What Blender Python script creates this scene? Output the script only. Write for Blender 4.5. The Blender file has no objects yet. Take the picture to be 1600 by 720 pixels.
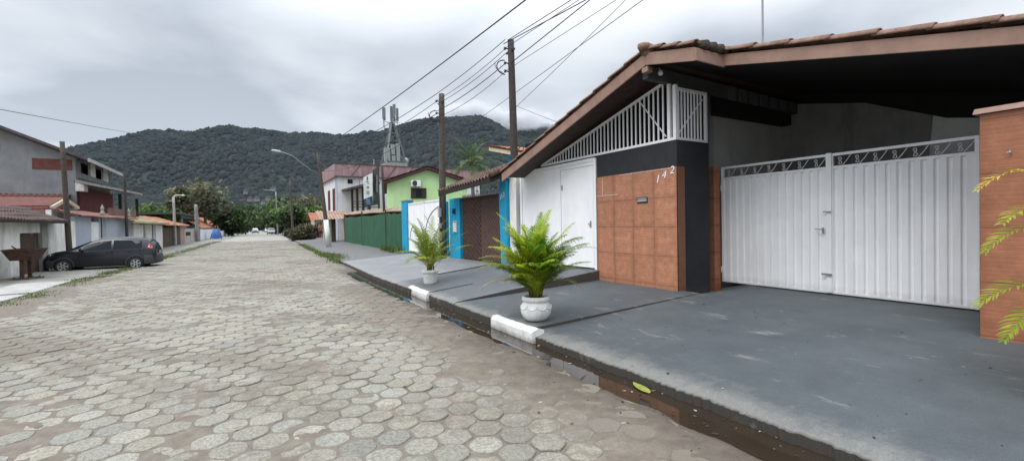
import bpy, math, random
import numpy as np
from mathutils import Vector, Matrix
random.seed(7); rng = np.random.default_rng(7)
C = bpy.context.scene.collection
R = math.radians

# ------------------------------------------------------------------ camera model
FPX, YAW, PITCH, ROLL, CAMH = 720.0, R(30.5), R(0.9), R(1.0), 1.6
cF = Vector((math.sin(YAW)*math.cos(PITCH), math.cos(YAW)*math.cos(PITCH), -math.sin(PITCH)))
cR = Vector((math.cos(YAW), -math.sin(YAW), 0))
cU = Vector((math.sin(YAW)*math.sin(PITCH), math.cos(YAW)*math.sin(PITCH), math.cos(PITCH)))
cRr = cR*math.cos(ROLL) - cU*math.sin(ROLL)
cUr = cR*math.sin(ROLL) + cU*math.cos(ROLL)
# surveying helpers: where a sight line meets a known plane of the street
def ray(px, py): return cF + cRr*((px-800)/FPX) + cUr*((360-py)/FPX)
def on_z(px, py, z=0):
    d = ray(px, py); t = (z-CAMH)/d.z; return Vector((d.x*t, d.y*t, z))
def on_x(px, py, x):
    d = ray(px, py); t = x/d.x; return Vector((x, d.y*t, CAMH+d.z*t))
def on_y(px, py, y):
    d = ray(px, py); t = y/d.y; return Vector((d.x*t, y, CAMH+d.z*t))
def on_left(px, py, off=0.0):        # the slanting front line of the left-hand row of houses
    d = ray(px, py); t = -(8.004+off)/(d.x-.042*d.y); return Vector((d.x*t, d.y*t, CAMH+d.z*t))
def bend(y): return .042*max(0, y-12)

# ------------------------------------------------------------------ materials
MATS = {}
def mat(name, col, rough=.8, var=.18, sc=5., bump=.15, bsc=60., grime=None, gsc=2.5, splash=None, metal=0., spec=.3, attr=False, dark=None):
    if name in MATS: return MATS[name]
    m = bpy.data.materials.new(name); MATS[name] = m; m.use_nodes = True
    nt = m.node_tree; N = nt.nodes; L = nt.links
    b = N['Principled BSDF']
    tc = N.new('ShaderNodeTexCoord'); geo = N.new('ShaderNodeNewGeometry')
    no = N.new('ShaderNodeTexNoise'); no.inputs['Scale'].default_value = sc; no.inputs['Detail'].default_value = 8; no.inputs['Roughness'].default_value = .65
    L.new(geo.outputs['Position'], no.inputs['Vector'])
    mr = N.new('ShaderNodeMapRange'); mr.inputs['From Min'].default_value = .3; mr.inputs['From Max'].default_value = .7
    mr.inputs['To Min'].default_value = 1-var; mr.inputs['To Max'].default_value = 1+var
    L.new(no.outputs['Fac'], mr.inputs['Value'])
    src = None
    if attr:
        at = N.new('ShaderNodeAttribute'); at.attribute_name = 'col'; src = at.outputs['Color']
    mul = N.new('ShaderNodeMix'); mul.data_type = 'RGBA'; mul.blend_type = 'MULTIPLY'; mul.inputs['Factor'].default_value = 1
    mul.inputs['A'].default_value = (*col, 1)
    if src:
        m2 = N.new('ShaderNodeMix'); m2.data_type = 'RGBA'; m2.blend_type = 'MULTIPLY'; m2.inputs['Factor'].default_value = 1
        m2.inputs['A'].default_value = (*col, 1); L.new(src, m2.inputs['B']); L.new(m2.outputs['Result'], mul.inputs['A'])
    L.new(mr.outputs['Result'], mul.inputs['B'])
    out = mul.outputs['Result']
    if grime:
        gc, amt = grime
        mp = N.new('ShaderNodeMapping'); mp.inputs['Scale'].default_value = (1, 1, .22); L.new(geo.outputs['Position'], mp.inputs['Vector'])
        n2 = N.new('ShaderNodeTexNoise'); n2.inputs['Scale'].default_value = gsc; n2.inputs['Detail'].default_value = 10; n2.inputs['Roughness'].default_value = .7
        L.new(mp.outputs['Vector'], n2.inputs['Vector'])
        r2 = N.new('ShaderNodeMapRange'); r2.inputs['From Min'].default_value = .48; r2.inputs['From Max'].default_value = .75
        r2.inputs['To Max'].default_value = amt; L.new(n2.outputs['Fac'], r2.inputs['Value'])
        mx = N.new('ShaderNodeMix'); mx.data_type = 'RGBA'; L.new(r2.outputs['Result'], mx.inputs['Factor']); L.new(out, mx.inputs['A'])
        mx.inputs['B'].default_value = (*gc, 1); out = mx.outputs['Result']
    if splash:
        sc_, z0, z1, amt = splash
        sx = N.new('ShaderNodeSeparateXYZ'); L.new(geo.outputs['Position'], sx.inputs['Vector'])
        r3 = N.new('ShaderNodeMapRange'); r3.inputs['From Min'].default_value = z0; r3.inputs['From Max'].default_value = z1
        r3.inputs['To Min'].default_value = amt; r3.inputs['To Max'].default_value = 0
        ad = N.new('ShaderNodeMath'); ad.operation = 'MULTIPLY_ADD'; ad.inputs[1].default_value = .35*(z1-z0)*2; L.new(no.outputs['Fac'], ad.inputs[0]); L.new(sx.outputs['Z'], ad.inputs[2])
        L.new(ad.outputs[0], r3.inputs['Value'])
        mx = N.new('ShaderNodeMix'); mx.data_type = 'RGBA'; L.new(r3.outputs['Result'], mx.inputs['Factor']); L.new(out, mx.inputs['A'])
        mx.inputs['B'].default_value = (*sc_, 1); out = mx.outputs['Result']
    L.new(out, b.inputs['Base Color'])
    b.inputs['Roughness'].default_value = rough; b.inputs['Metallic'].default_value = metal; b.inputs['Specular IOR Level'].default_value = spec
    if bump:
        n3 = N.new('ShaderNodeTexNoise'); n3.inputs['Scale'].default_value = bsc; n3.inputs['Detail'].default_value = 5; L.new(geo.outputs['Position'], n3.inputs['Vector'])
        bp = N.new('ShaderNodeBump'); bp.inputs['Strength'].default_value = bump; bp.inputs['Distance'].default_value = .01
        L.new(n3.outputs['Fac'], bp.inputs['Height']); L.new(bp.outputs['Normal'], b.inputs['Normal'])
    return m
def nodes(m): return m.node_tree.nodes, m.node_tree.links

def leafmat(name, col, transl=.35, rough=.55, var=.25):
    m = mat(name, col, rough=rough, var=var, sc=9, bump=0, attr=True, spec=.35)
    N, L = nodes(m); b = N['Principled BSDF']; o = N['Material Output']
    tr = N.new('ShaderNodeBsdfTranslucent'); mx = N.new('ShaderNodeMixShader'); mx.inputs[0].default_value = transl
    L.new(b.inputs['Base Color'].links[0].from_socket, tr.inputs['Color'])
    L.new(b.outputs[0], mx.inputs[1]); L.new(tr.outputs[0], mx.inputs[2]); L.new(mx.outputs[0], o.inputs['Surface'])
    return m

DIRT = (.12, .105, .088)
white_paint = mat('white_metal_paint', (.86, .865, .88), rough=.42, var=.05, sc=2, bump=.03, bsc=15, splash=((.25, .22, .19), .28, .55, .5), grime=((.60, .58, .55), .35), gsc=3)
white_rail = mat('white_rail_paint', (.78, .78, .80), rough=.45, var=.06, bump=.02)
white_wash = mat('old_whitewash', (.74, .73, .70), var=.18, sc=1.5, bump=.3, bsc=25, grime=((.16, .16, .15), .7), gsc=1.6, splash=((.13, .12, .09), -.2, .6, .9))
white_wall = mat('white_wall', (.68, .69, .70), var=.1, sc=1.5, grime=((.3, .3, .29), .5))
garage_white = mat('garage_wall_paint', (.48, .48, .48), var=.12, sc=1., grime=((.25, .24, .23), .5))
charcoal = mat('charcoal_wall_paint', (.026, .028, .031), rough=.75, var=.2, sc=3, bump=.35, bsc=120, spec=.25, splash=((.09, .085, .08), .22, .5, .6), grime=((.055, .055, .057), .5))
dark_wood = mat('dark_stained_wood', (.022, .014, .011), rough=.6, var=.35, sc=8, bump=.2, bsc=40)
soffit_wood = mat('brown_soffit_wood', (.055, .035, .028), rough=.65, var=.3, sc=8, bump=.2)
black_ceiling = mat('dark_ceiling_boards', (.017, .015, .015), rough=.8, var=.3, bump=0)
fascia_mat = mat('terracotta_fascia_paint', (.29, .18, .14), rough=.6, var=.16, sc=4, bump=.15, bsc=30, grime=((.17, .11, .09), .6))
roof_tile = mat('clay_roof_tile', (.235, .14, .105), rough=.85, var=.35, sc=9, bump=.4, bsc=50, grime=((.06, .05, .042), .75), gsc=5)
old_tile = mat('weathered_clay_tile', (.125, .078, .058), rough=.9, var=.5, sc=11, bump=.4, bsc=40, grime=((.03, .027, .025), .85), gsc=6)
orange_tile = mat('orange_clay_tile', (.36, .15, .09), rough=.85, var=.3, sc=4, bump=.3, grime=((.14, .09, .07), .6))
red_tile = mat('dark_red_roof_tile', (.13, .05, .04), rough=.85, var=.3, sc=4, bump=.3, grime=((.05, .04, .04), .6))
cyan_paint = mat('cyan_wall_paint', (.010, .30, .50), rough=.6, var=.1, sc=3, bump=.2, bsc=60, grime=((.05, .24, .33), .4), splash=((.10, .19, .22), .25, .55, .6))
brown_gate = mat('dark_varnished_wood', (.040, .020, .017), rough=.5, var=.35, sc=14, bump=.3, bsc=60)
slat_edge = mat('worn_wood_edge', (.20, .125, .105), rough=.6, var=.3, sc=14)
lime_paint = mat('lime_green_plaster', (.50, .72, .36), rough=.85, var=.08, sc=1.2, bump=.2, grime=((.36, .5, .28), .5))
green_cloth = mat('green_hoarding_cloth', (.030, .098, .055), rough=.85, var=.2, sc=2, bump=.3, bsc=9, grime=((.05, .15, .085), .6))
wood_post = mat('weathered_pole_wood', (.085, .070, .060), rough=.9, var=.4, sc=12, bump=.5, bsc=50, grime=((.03, .026, .024), .7))
dark_pole = mat('dark_pole_wood', (.055, .047, .043), rough=.9, var=.35, sc=12, bump=.5, bsc=50)
concrete = mat('old_concrete', (.27, .265, .25), var=.22, sc=3, bump=.35, bsc=45, grime=((.10, .10, .09), .6))
concrete_light = mat('pale_concrete', (.36, .355, .34), var=.2, sc=3, bump=.3, bsc=45, grime=((.17, .17, .15), .6))
grey_plaster = mat('raw_grey_plaster', (.21, .215, .225), var=.18, sc=1.2, bump=.25, grime=((.12, .125, .13), .7), gsc=1.2)
blue_grey = mat('pale_blue_grey_plaster', (.36, .40, .47), var=.1, sc=1.2, bump=.2, grime=((.2, .22, .25), .5), splash=((.22, .22, .22), .1, .7, .6))
red_brick = mat('red_hollow_brick', (.125, .045, .036), var=.25, sc=5, bump=.4, bsc=20)
maroon = mat('maroon_wall_paint', (.10, .022, .026), var=.2, sc=2)
old_gate = mat('old_brown_boards', (.075, .052, .038), var=.35, sc=6, bump=.3)
rust = mat('rusty_steel', (.060, .032, .025), rough=.8, var=.5, sc=9, bump=.4)
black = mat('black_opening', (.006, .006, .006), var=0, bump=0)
steel = mat('grey_galvanised_steel', (.30, .31, .32), rough=.45, var=.12, metal=.6, bump=.03)
dark_steel = mat('dark_steel', (.05, .052, .055), rough=.5, var=.15, metal=.3, bump=0)
wire_mat = mat('black_cable_sheath', (.018, .019, .022), rough=.6, var=0, bump=0)
cable_grey = mat('grey_cable_sheath', (.07, .075, .085), rough=.6, var=0, bump=0)
glass_dark = mat('dark_window_glass', (.014, .017, .021), rough=.15, var=0, bump=0, spec=.12)
parapet = mat('faded_purple_metal_sheet', (.27, .165, .18), rough=.6, var=.25, sc=2, bump=.1, grime=((.45, .36, .37), .7), gsc=3)
pot_white = mat('white_painted_cement', (.72, .72, .71), rough=.7, var=.1, sc=8, bump=.35, bsc=90, grime=((.36, .34, .31), .5), gsc=7, splash=((.30, .27, .23), .12, .22, .5))
soil = mat('dark_potting_soil', (.022, .016, .012), var=.5, sc=30, bump=.8, bsc=80)
frond_mat = leafmat('palm_frond_leaf', (1, 1, 1), .38)
leaf_mat = leafmat('tree_leaf', (1, 1, 1), .3)
bark = mat('grey_tree_bark', (.13, .115, .095), var=.4, sc=10, bump=.6)
stem_mat = mat('areca_stem', (.14, .12, .035), var=.5, sc=20, bump=.3, grime=((.05, .028, .018), .8), gsc=9)

# tiled brick-look cladding: 0.55 m ceramic tiles with a fine brick print
def tile_clad(name, y0=8.04, z0=2.6, size=.56, bf=.6, col=(.42, .185, .105)):
    m = mat(name, col, rough=.5, var=.2, sc=7, bump=0, spec=.35); N, L = nodes(m); b = N['Principled BSDF']
    base = b.inputs['Base Color'].links[0].from_socket
    geo = N.new('ShaderNodeNewGeometry'); sx = N.new('ShaderNodeSeparateXYZ'); L.new(geo.outputs['Position'], sx.inputs[0])
    def math_(op, a, bb=None, v=None):
        n = N.new('ShaderNodeMath'); n.operation = op; L.new(a, n.inputs[0])
        if bb is not None: L.new(bb, n.inputs[1])
        elif v is not None: n.inputs[1].default_value = v
        return n.outputs[0]
    cb = N.new('ShaderNodeCombineXYZ'); yx = math_('ADD', sx.outputs['Y'], sx.outputs['X']); L.new(yx, cb.inputs[0]); L.new(sx.outputs['Z'], cb.inputs[1])
    br = N.new('ShaderNodeTexBrick'); br.inputs['Scale'].default_value = 1; br.inputs['Brick Width'].default_value = .21; br.inputs['Row Height'].default_value = .047
    br.inputs['Mortar Size'].default_value = .004; br.inputs['Mortar Smooth'].default_value = .6
    br.inputs['Color1'].default_value = (1.0, 1.0, 1.0, 1); br.inputs['Color2'].default_value = (.80, .78, .76, 1); br.inputs['Mortar'].default_value = (1.12, 1.25, 1.35, 1)
    L.new(cb.outputs[0], br.inputs['Vector'])
    m1 = N.new('ShaderNodeMix'); m1.data_type = 'RGBA'; m1.blend_type = 'MULTIPLY'; m1.inputs['Factor'].default_value = bf
    L.new(base, m1.inputs['A']); L.new(br.outputs['Color'], m1.inputs['B'])
    # tile grid: darker towards tile edges + thin joint
    fy = math_('FRACT', math_('DIVIDE', math_('SUBTRACT', sx.outputs['Y'], v=y0-20*size), v=size))
    fz = math_('FRACT', math_('DIVIDE', math_('SUBTRACT', sx.outputs['Z'], v=z0-20*size), v=size))
    ey = math_('ABSOLUTE', math_('SUBTRACT', fy, v=.5)); ez = math_('ABSOLUTE', math_('SUBTRACT', fz, v=.5))
    r = N.new('ShaderNodeMapRange'); r.inputs['From Min'].default_value = .30; r.inputs['From Max'].default_value = .5; r.inputs['To Min'].default_value = 1; r.inputs['To Max'].default_value = .80; r.interpolation_type = 'SMOOTHSTEP'; L.new(math_('MAXIMUM', ey, math_('MULTIPLY', ez, v=.92)), r.inputs['Value'])
    wn = N.new('ShaderNodeTexWhiteNoise'); wn.noise_dimensions = '2D'; cw = N.new('ShaderNodeCombineXYZ'); L.new(math_('FLOOR', math_('DIVIDE', math_('SUBTRACT', sx.outputs['Y'], v=y0-20*size), v=size)), cw.inputs[0]); L.new(math_('FLOOR', math_('DIVIDE', math_('SUBTRACT', sx.outputs['Z'], v=z0-20*size), v=size)), cw.inputs[1]); L.new(cw.outputs[0], wn.inputs['Vector'])
    tv = math_('ADD', math_('MULTIPLY', wn.outputs['Value'], v=.16), v=.92)
    m2 = N.new('ShaderNodeMix'); m2.data_type = 'RGBA'; m2.blend_type = 'MULTIPLY'; m2.inputs['Factor'].default_value = 1; L.new(m1.outputs['Result'], m2.inputs['A']); L.new(math_('MULTIPLY', r.outputs[0], tv), m2.inputs['B'])
    mxz = math_('MAXIMUM', ey, ez); j = math_('GREATER_THAN', mxz, v=.492)
    m3 = N.new('ShaderNodeMix'); m3.data_type = 'RGBA'; L.new(math_('MULTIPLY', j, v=.65), m3.inputs['Factor']); L.new(m2.outputs['Result'], m3.inputs['A']); m3.inputs['B'].default_value = (.10, .045, .03, 1)
    L.new(m3.outputs['Result'], b.inputs['Base Color'])
    bp = N.new('ShaderNodeBump'); bp.inputs['Strength'].default_value = .35; bp.inputs['Distance'].default_value = .004; bp.invert = True
    L.new(math_('ADD', br.outputs['Fac'], math_('MULTIPLY', j, v=2)), bp.inputs['Height']); L.new(bp.outputs[0], b.inputs['Normal'])
    return m
tile_brick = tile_clad('brick_print_tile')

# ------------------------------------------------------------------ mesh helpers
ORG = {}
class MB:
    def __init__(s): s.v = []; s.f = []; s.mi = []; s.cur = 0
    def add(s, vs, fs):
        n = len(s.v); s.v += [tuple(v) for v in vs]; s.f += [tuple(i+n for i in f) for f in fs]; s.mi += [s.cur]*len(fs); return s
    def quad(s, a, b, c, d): return s.add([a, b, c, d], [(0, 1, 2, 3)])
    def poly(s, pts): return s.add(pts, [tuple(range(len(pts)))])
    def hexa(s, p):   # 8 corners, bottom 4 then top 4
        return s.add(p, [(3, 2, 1, 0), (4, 5, 6, 7), (0, 1, 5, 4), (1, 2, 6, 5), (2, 3, 7, 6), (3, 0, 4, 7)])
    def box(s, x0, x1, y0, y1, z0, z1):
        return s.hexa([(x0, y0, z0), (x1, y0, z0), (x1, y1, z0), (x0, y1, z0), (x0, y0, z1), (x1, y0, z1), (x1, y1, z1), (x0, y1, z1)])
    def wallbox(s, a, b, z0, z1, t):      # vertical slab from a to b (xy), thickness t to the left of a->b
        a = Vector((a[0], a[1], 0)); b = Vector((b[0], b[1], 0)); n = Vector((-(b-a).y, (b-a).x, 0)).normalized()*t
        P = [a, b, b+n, a+n]
        za = z0 if isinstance(z0, tuple) else (z0, z0); zb = z1 if isinstance(z1, tuple) else (z1, z1)
        zs0 = [za[0], za[1], za[1], za[0]]; zs1 = [zb[0], zb[1], zb[1], zb[0]]
        return s.hexa([(p.x, p.y, z) for p, z in zip(P, zs0)]+[(p.x, p.y, z) for p, z in zip(P, zs1)])
    def bar(s, p, q, w, h, up=(0, 0, 1)):
        p = Vector(p); q = Vector(q); d = (q-p).normalized(); up = Vector(up)
        if abs(d.dot(up)) > .98: up = Vector((0, 1, 0)) if abs(d.y) < .9 else Vector((1, 0, 0))
        sd = d.cross(up).normalized(); u = sd.cross(d).normalized()
        o = [(-w/2, -h/2), (w/2, -h/2), (w/2, h/2), (-w/2, h/2)]
        return s.hexa([p+sd*a+u*b for a, b in o]+[q+sd*a+u*b for a, b in o])
    def prism(s, pts, d):                  # polygon extruded by vector d
        n = len(pts); d = Vector(d); a = [Vector(p) for p in pts]
        return s.add(a+[p+d for p in a], [tuple(range(n))[::-1], tuple(range(n, 2*n))]+[(i, (i+1) % n, n+(i+1) % n, n+i) for i in range(n)])
    def tube(s, path, r, n=8, cap=True):
        P = [Vector(p) for p in path]; m = len(P); rr = r if isinstance(r, (list, tuple)) else [r]*m; vs = []
        for i, p in enumerate(P):
            d = (P[min(i+1, m-1)]-P[max(i-1, 0)]).normalized()
            up = Vector((0, 0, 1)) if abs(d.z) < .9 else Vector((0, 1, 0))
            a = d.cross(up).normalized(); b = a.cross(d)
            vs += [p+(a*math.cos(t)+b*math.sin(t))*rr[i] for t in [2*math.pi*k/n for k in range(n)]]
        fs = [(i*n+k, i*n+(k+1) % n, (i+1)*n+(k+1) % n, (i+1)*n+k) for i in range(m-1) for k in range(n)]
        if cap: fs += [tuple(range(n))[::-1], tuple(range((m-1)*n, m*n))]
        return s.add(vs, fs)
    def lathe(s, prof, c, n=32, axis='z'):
        c = Vector(c); vs = []
        for r, h in prof:
            for k in range(n):
                t = 2*math.pi*k/n
                vs.append(c+(Vector((r*math.cos(t), r*math.sin(t), h)) if axis == 'z' else Vector((r*math.cos(t), h, r*math.sin(t)))))
        m = len(prof)
        return s.add(vs, [(i*n+k, i*n+(k+1) % n, (i+1)*n+(k+1) % n, (i+1)*n+k) for i in range(m-1) for k in range(n)]+[tuple(range(n))[::-1], tuple(range((m-1)*n, m*n))])
    def grid(s, fn, nu, nv):
        vs = [fn(i/nu, j/nv) for j in range(nv+1) for i in range(nu+1)]
        return s.add(vs, [(j*(nu+1)+i, j*(nu+1)+i+1, (j+1)*(nu+1)+i+1, (j+1)*(nu+1)+i) for j in range(nv) for i in range(nu)])
    def tiles(s, o, U, V, period=.2, row=.36, amp=.035, seg=6):   # clay barrel tiles: o = eave corner, U along the eave, V up the slope
        o = Vector(o); U = Vector(U); V = Vector(V); lu = U.length; lv = V.length; u = U/lu; v = V/lv; nrm = u.cross(v).normalized()
        nu = max(1, round(lu/period)); nr = max(1, round(lv/row))
        for r in range(nr):
            vs = []
            for e in (0, 1):
                for k in range(nu*seg+1):
                    ph = k/seg; jit = .012*math.sin(ph//1*12.9+r*7.3)
                    h = amp*math.cos(2*math.pi*ph) + (.03 if e == 0 else -.005) + jit
                    vs.append(o+u*(lu*k/(nu*seg))+v*(lv*(r+e*1.06)/nr+(jit if e == 0 else 0))+nrm*h)
            n = nu*seg+1
            s.add(vs, [(k, k+1, n+k+1, n+k) for k in range(n-1)])
            s.add([vs[k] for k in range(n)]+[vs[k]-nrm*.03 for k in range(n)], [(k+1, k, n+k, n+k+1) for k in range(n-1)])
        return s
    def build(s, name, m, parent=None, bevel=0, smooth=False, org=None):
        o3 = Vector(ORG[parent.name]) if parent else Vector(org if org is not None else (0, 0, 0))
        me = bpy.data.meshes.new(name); me.from_pydata([Vector(v)-o3 for v in s.v], [], s.f)
        for mm in (m if isinstance(m, (list, tuple)) else [m]): me.materials.append(mm)
        if max(s.mi, default=0) > 0: me.polygons.foreach_set('material_index', s.mi)
        me.update()
        if smooth: me.polygons.foreach_set('use_smooth', [True]*len(me.polygons))
        o = bpy.data.objects.new(name, me); C.objects.link(o)
        ORG[o.name] = tuple(o3)
        if parent: o.parent = parent
        else: o.location = o3
        if bevel:
            b = o.modifiers.new('edge', 'BEVEL'); b.width = bevel; b.segments = 2; b.limit_method = 'ANGLE'; b.angle_limit = R(40)
        return o
def each(mb, name, m, parent, bevel=0, smooth=False, pieces=None):
    """one object for every loose piece of the builder (or for every run of faces between the given marks)"""
    par = list(range(len(mb.v)))
    def find(a):
        while par[a] != a: par[a] = par[par[a]]; a = par[a]
        return a
    if pieces:
        for f in mb.f:
            k = max(i for i, st in enumerate(pieces) if f[0] >= st); par[find(f[0])] = find(pieces[k])
            for q in f[1:]: par[find(q)] = find(pieces[k])
    else:
        for f in mb.f:
            for q in f[1:]: par[find(q)] = find(f[0])
    gr = {}
    for f in mb.f: gr.setdefault(find(f[0]), []).append(f)
    out = []
    for fs in gr.values():
        idx = {}; q = MB(); q.f = [tuple(idx.setdefault(i, len(idx)) for i in f) for f in fs]; q.v = [mb.v[i] for i in idx]; q.mi = [0]*len(q.f)
        out.append(q.build(name, m, parent, bevel, smooth))
    return out
def npmesh(name, verts, faces_n, loops, m, parent=None, col=None, smooth=False, org=(0, 0, 0), mats=None):
    """verts Nx3, faces_n = vertices per face (int), loops flat index array"""
    o3 = np.array(ORG[parent.name] if parent else org)
    me = bpy.data.meshes.new(name); verts = np.asarray(verts, dtype=np.float32)-o3.astype(np.float32); nf = len(loops)//faces_n
    me.vertices.add(len(verts)); me.vertices.foreach_set('co', verts.ravel())
    me.loops.add(len(loops)); me.loops.foreach_set('vertex_index', np.asarray(loops, dtype=np.int32))
    me.polygons.add(nf); me.polygons.foreach_set('loop_start', np.arange(nf, dtype=np.int32)*faces_n)
    me.update(calc_edges=True)
    if smooth: me.polygons.foreach_set('use_smooth', np.ones(nf, dtype=bool))
    if col is not None:
        a = me.color_attributes.new('col', 'FLOAT_COLOR', 'POINT'); c4 = np.ones((len(verts), 4), dtype=np.float32); c4[:, :3] = col; a.data.foreach_set('color', c4.ravel())
    me.materials.append(m)
    o = bpy.data.objects.new(name, me); C.objects.link(o); ORG[o.name] = tuple(o3)
    if parent: o.parent = parent
    else: o.location = o3
    return o
def thing(name, label, cat, loc=(0, 0, 0), group=None):
    o = bpy.data.objects.new(name, None); C.objects.link(o); o.location = loc; o.empty_display_size = .2
    o['label'] = label; o['category'] = cat
    if group: o['group'] = group
    ORG[o.name] = tuple(loc); return o
def tag(o, label, cat, group=None):
    o['label'] = label; o['category'] = cat
    if group: o['group'] = group
    return o
def struct(o): o['kind'] = 'structure'; return o
def stuff(o): o['kind'] = 'stuff'; return o
def copy_tree(o, parent=None):
    c = o.copy(); C.objects.link(c); c.parent = parent; ORG[c.name] = ORG[o.name]
    for ch in list(o.children): copy_tree(ch, c)
    return c

# ================================================================== THE SETTING
# --- pavers
def fnoise(x, y, s=1.0):
    return (math.sin(x*1.3*s+1.7*math.sin(y*.9*s))+math.sin(y*1.7*s+1.3*math.sin(x*1.1*s+2))+math.sin((x+y)*2.3*s+.7))/3
def left_edge(y): return -4.55+.042*max(0, y-12)+.12*fnoise(y, 3, .6)
def right_edge(y): return 3.42+.042*max(0, y-14)
def dirt_h(x, y):
    d = right_edge(y)-x                                  # distance to the right-hand kerb
    n = fnoise(x, y, 2.1)*.5+fnoise(x*3, y*3, 1.7)*.45+fnoise(x*9, y*9, 1.3)*.35+fnoise(x*19, y*17, 1.3)*.2
    h = -.011+.005*n
    k = max(0, min(1, (9.5-y)/5))                        # mud thickens towards the near end of the gutter
    w = (.55+.75*k)+.26*fnoise(y*.9, 1.3, 1)+.12*fnoise(y*3.1, 2.3, 1)
    a = max(0, min(1, (w+.45-d)/.9)); a = a*a*(3-2*a)
    h += a*(.012+.007*n)*(.75+.25*k)
    g = max(0, min(1, (.56+.07*fnoise(y, 7, 1.3)+.05*fnoise(y*3, 2, 1.5)-d)/.34)) if y < 17 else 0
    h -= g*g*(3-2*g)*.085
    dl = x-left_edge(y)
    b = max(0, min(1, (.75+.3*fnoise(y, 5, .8)-dl)/.6)); h += b*(.03+.012*n)
    return h
def make_hex():
    W = .268; Rr = W/math.sqrt(3); vs = []; cols = []; l6 = []; 
    topv, loops4, loopsN = [], [], []
    V = []; F = []; CL = []; MU = []
    def mudf(x, y):
        d = right_edge(y)-x; a = max(0, min(1, (2.15-d)/1.5))*(1 if y < 13 else .45)
        return max(a, .30+.42*fnoise(x*.7, y*.55, 1)+.25*fnoise(x*2.1, y*1.7, 1.3), max(0, .8-(x-left_edge(y)))*.8)
    row = 0; y = .9
    while y < 64:
        x0 = -5.6+(W/2 if row % 2 else 0); nx = int(11/W)
        far = y > 16
        for i in range(nx):
            x = x0+i*W; xb = x+bend(y)
            if xb < -.36*y-1.2: continue
            if xb < left_edge(y)-.1 or xb > right_edge(y)-.12: continue
            if y < 20 and random.random() < .012: continue
            jx, jy = random.gauss(0, .005), random.gauss(0, .005)
            tz = -.004+random.gauss(0, .0034)+.006*fnoise(x*.5, y*.5, 1); ax, ay = random.gauss(0, .014), random.gauss(0, .014)
            rot = random.gauss(0, .018)
            K = 6 if far else 18
            rg = Rr*random.uniform(.90, .972)
            br = max(.65, min(1.25, random.gauss(1, .085))); wm = random.gauss(0, .012)
            # worn/muddy pavers near the right-hand gutter
            d = right_edge(y)-xb
            if d < .55+.12*fnoise(y*2.3, 1, 1) and y < 18: continue
            c = np.array([br*(1+wm), br, br*(1-wm*1.5)])
            n0 = len(V); ring = []
            for k in range(K):
                t = 2*math.pi*k/K+math.pi/2+rot
                # hexagon radius, corners worn round
                a6 = ((t-rot-math.pi/2+math.pi/6) % (math.pi/3))-math.pi/6
                rad = rg*min(math.cos(math.pi/6)/math.cos(math.pi/6-abs(a6)) if not far else 1, .935)
                if not far: rad *= random.uniform(.945, 1.02)
                ring.append((math.cos(t), math.sin(t), rad))
            for (m_, z_) in ((.955, 0), (1., -.006), (1.015, -.05)):
                for cx, sy, rad in ring:
                    px, py = cx*rad*m_, sy*rad*m_
                    V.append((xb+jx+px, y+jy+py, tz+z_+px*ax+py*ay)); CL.append(c if z_ > -.005 else c*(.9 if z_ > -.02 else .7)); MU.append(mudf(V[-1][0], V[-1][1]))
            F.append(tuple(range(n0, n0+K)))
            for q in (0, 1):
                for k in range(K): F.append((n0+(q+1)*K+k, n0+(q+1)*K+(k+1) % K, n0+q*K+(k+1) % K, n0+q*K+k))
        y += W*math.sqrt(3)/2; row += 1
    me = bpy.data.meshes.new('road'); me.from_pydata(V, [], F); me.update()
    a = me.color_attributes.new('col', 'FLOAT_COLOR', 'POINT'); c4 = np.ones((len(V), 4), dtype=np.float32); c4[:, :3] = np.array(CL); a.data.foreach_set('color', c4.ravel())
    m = mat('hexagonal_cement_paver', (.255, .243, .205), rough=.88, var=.42, sc=42, bump=1., bsc=70, attr=True, grime=((.22, .20, .17), .35), gsc=3.5)
    at_ = me.attributes.new('mud', 'FLOAT', 'POINT'); at_.data.foreach_set('value', MU)
    N, L = nodes(m); b = N['Principled BSDF']; base = b.inputs['Base Color'].links[0].from_socket
    at = N.new('ShaderNodeAttribute'); at.attribute_name = 'mud'; geo = N.new('ShaderNodeNewGeometry')
    no = N.new('ShaderNodeTexNoise'); no.inputs['Scale'].default_value = 9; no.inputs['Detail'].default_value = 9; no.inputs['Roughness'].default_value = .72; L.new(geo.outputs['Position'], no.inputs['Vector'])
    ad = N.new('ShaderNodeMath'); ad.operation = 'MULTIPLY_ADD'; ad.inputs[1].default_value = 1.5; L.new(no.outputs['Fac'], ad.inputs[0]); L.new(at.outputs['Fac'], ad.inputs[2])
    mr = N.new('ShaderNodeMapRange'); mr.inputs['From Min'].default_value = 1.05; mr.inputs['From Max'].default_value = 1.42; mr.inputs['To Max'].default_value = .8; L.new(ad.outputs[0], mr.inputs['Value'])
    mx = N.new('ShaderNodeMix'); mx.data_type = 'RGBA'; L.new(mr.outputs[0], mx.inputs['Factor']); L.new(base, mx.inputs['A']); mx.inputs['B'].default_value = (.155, .130, .104, 1); L.new(mx.outputs['Result'], b.inputs['Base Color'])
    me.materials.append(m); o = bpy.data.objects.new('road', me); C.objects.link(o); return struct(o)
make_hex()
dirt_mat = mat('packed_street_dirt', (1, 1, 1), rough=.8, var=.28, sc=7, bump=1., bsc=38, attr=True, grime=((.085, .07, .056), .45), gsc=5)
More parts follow.
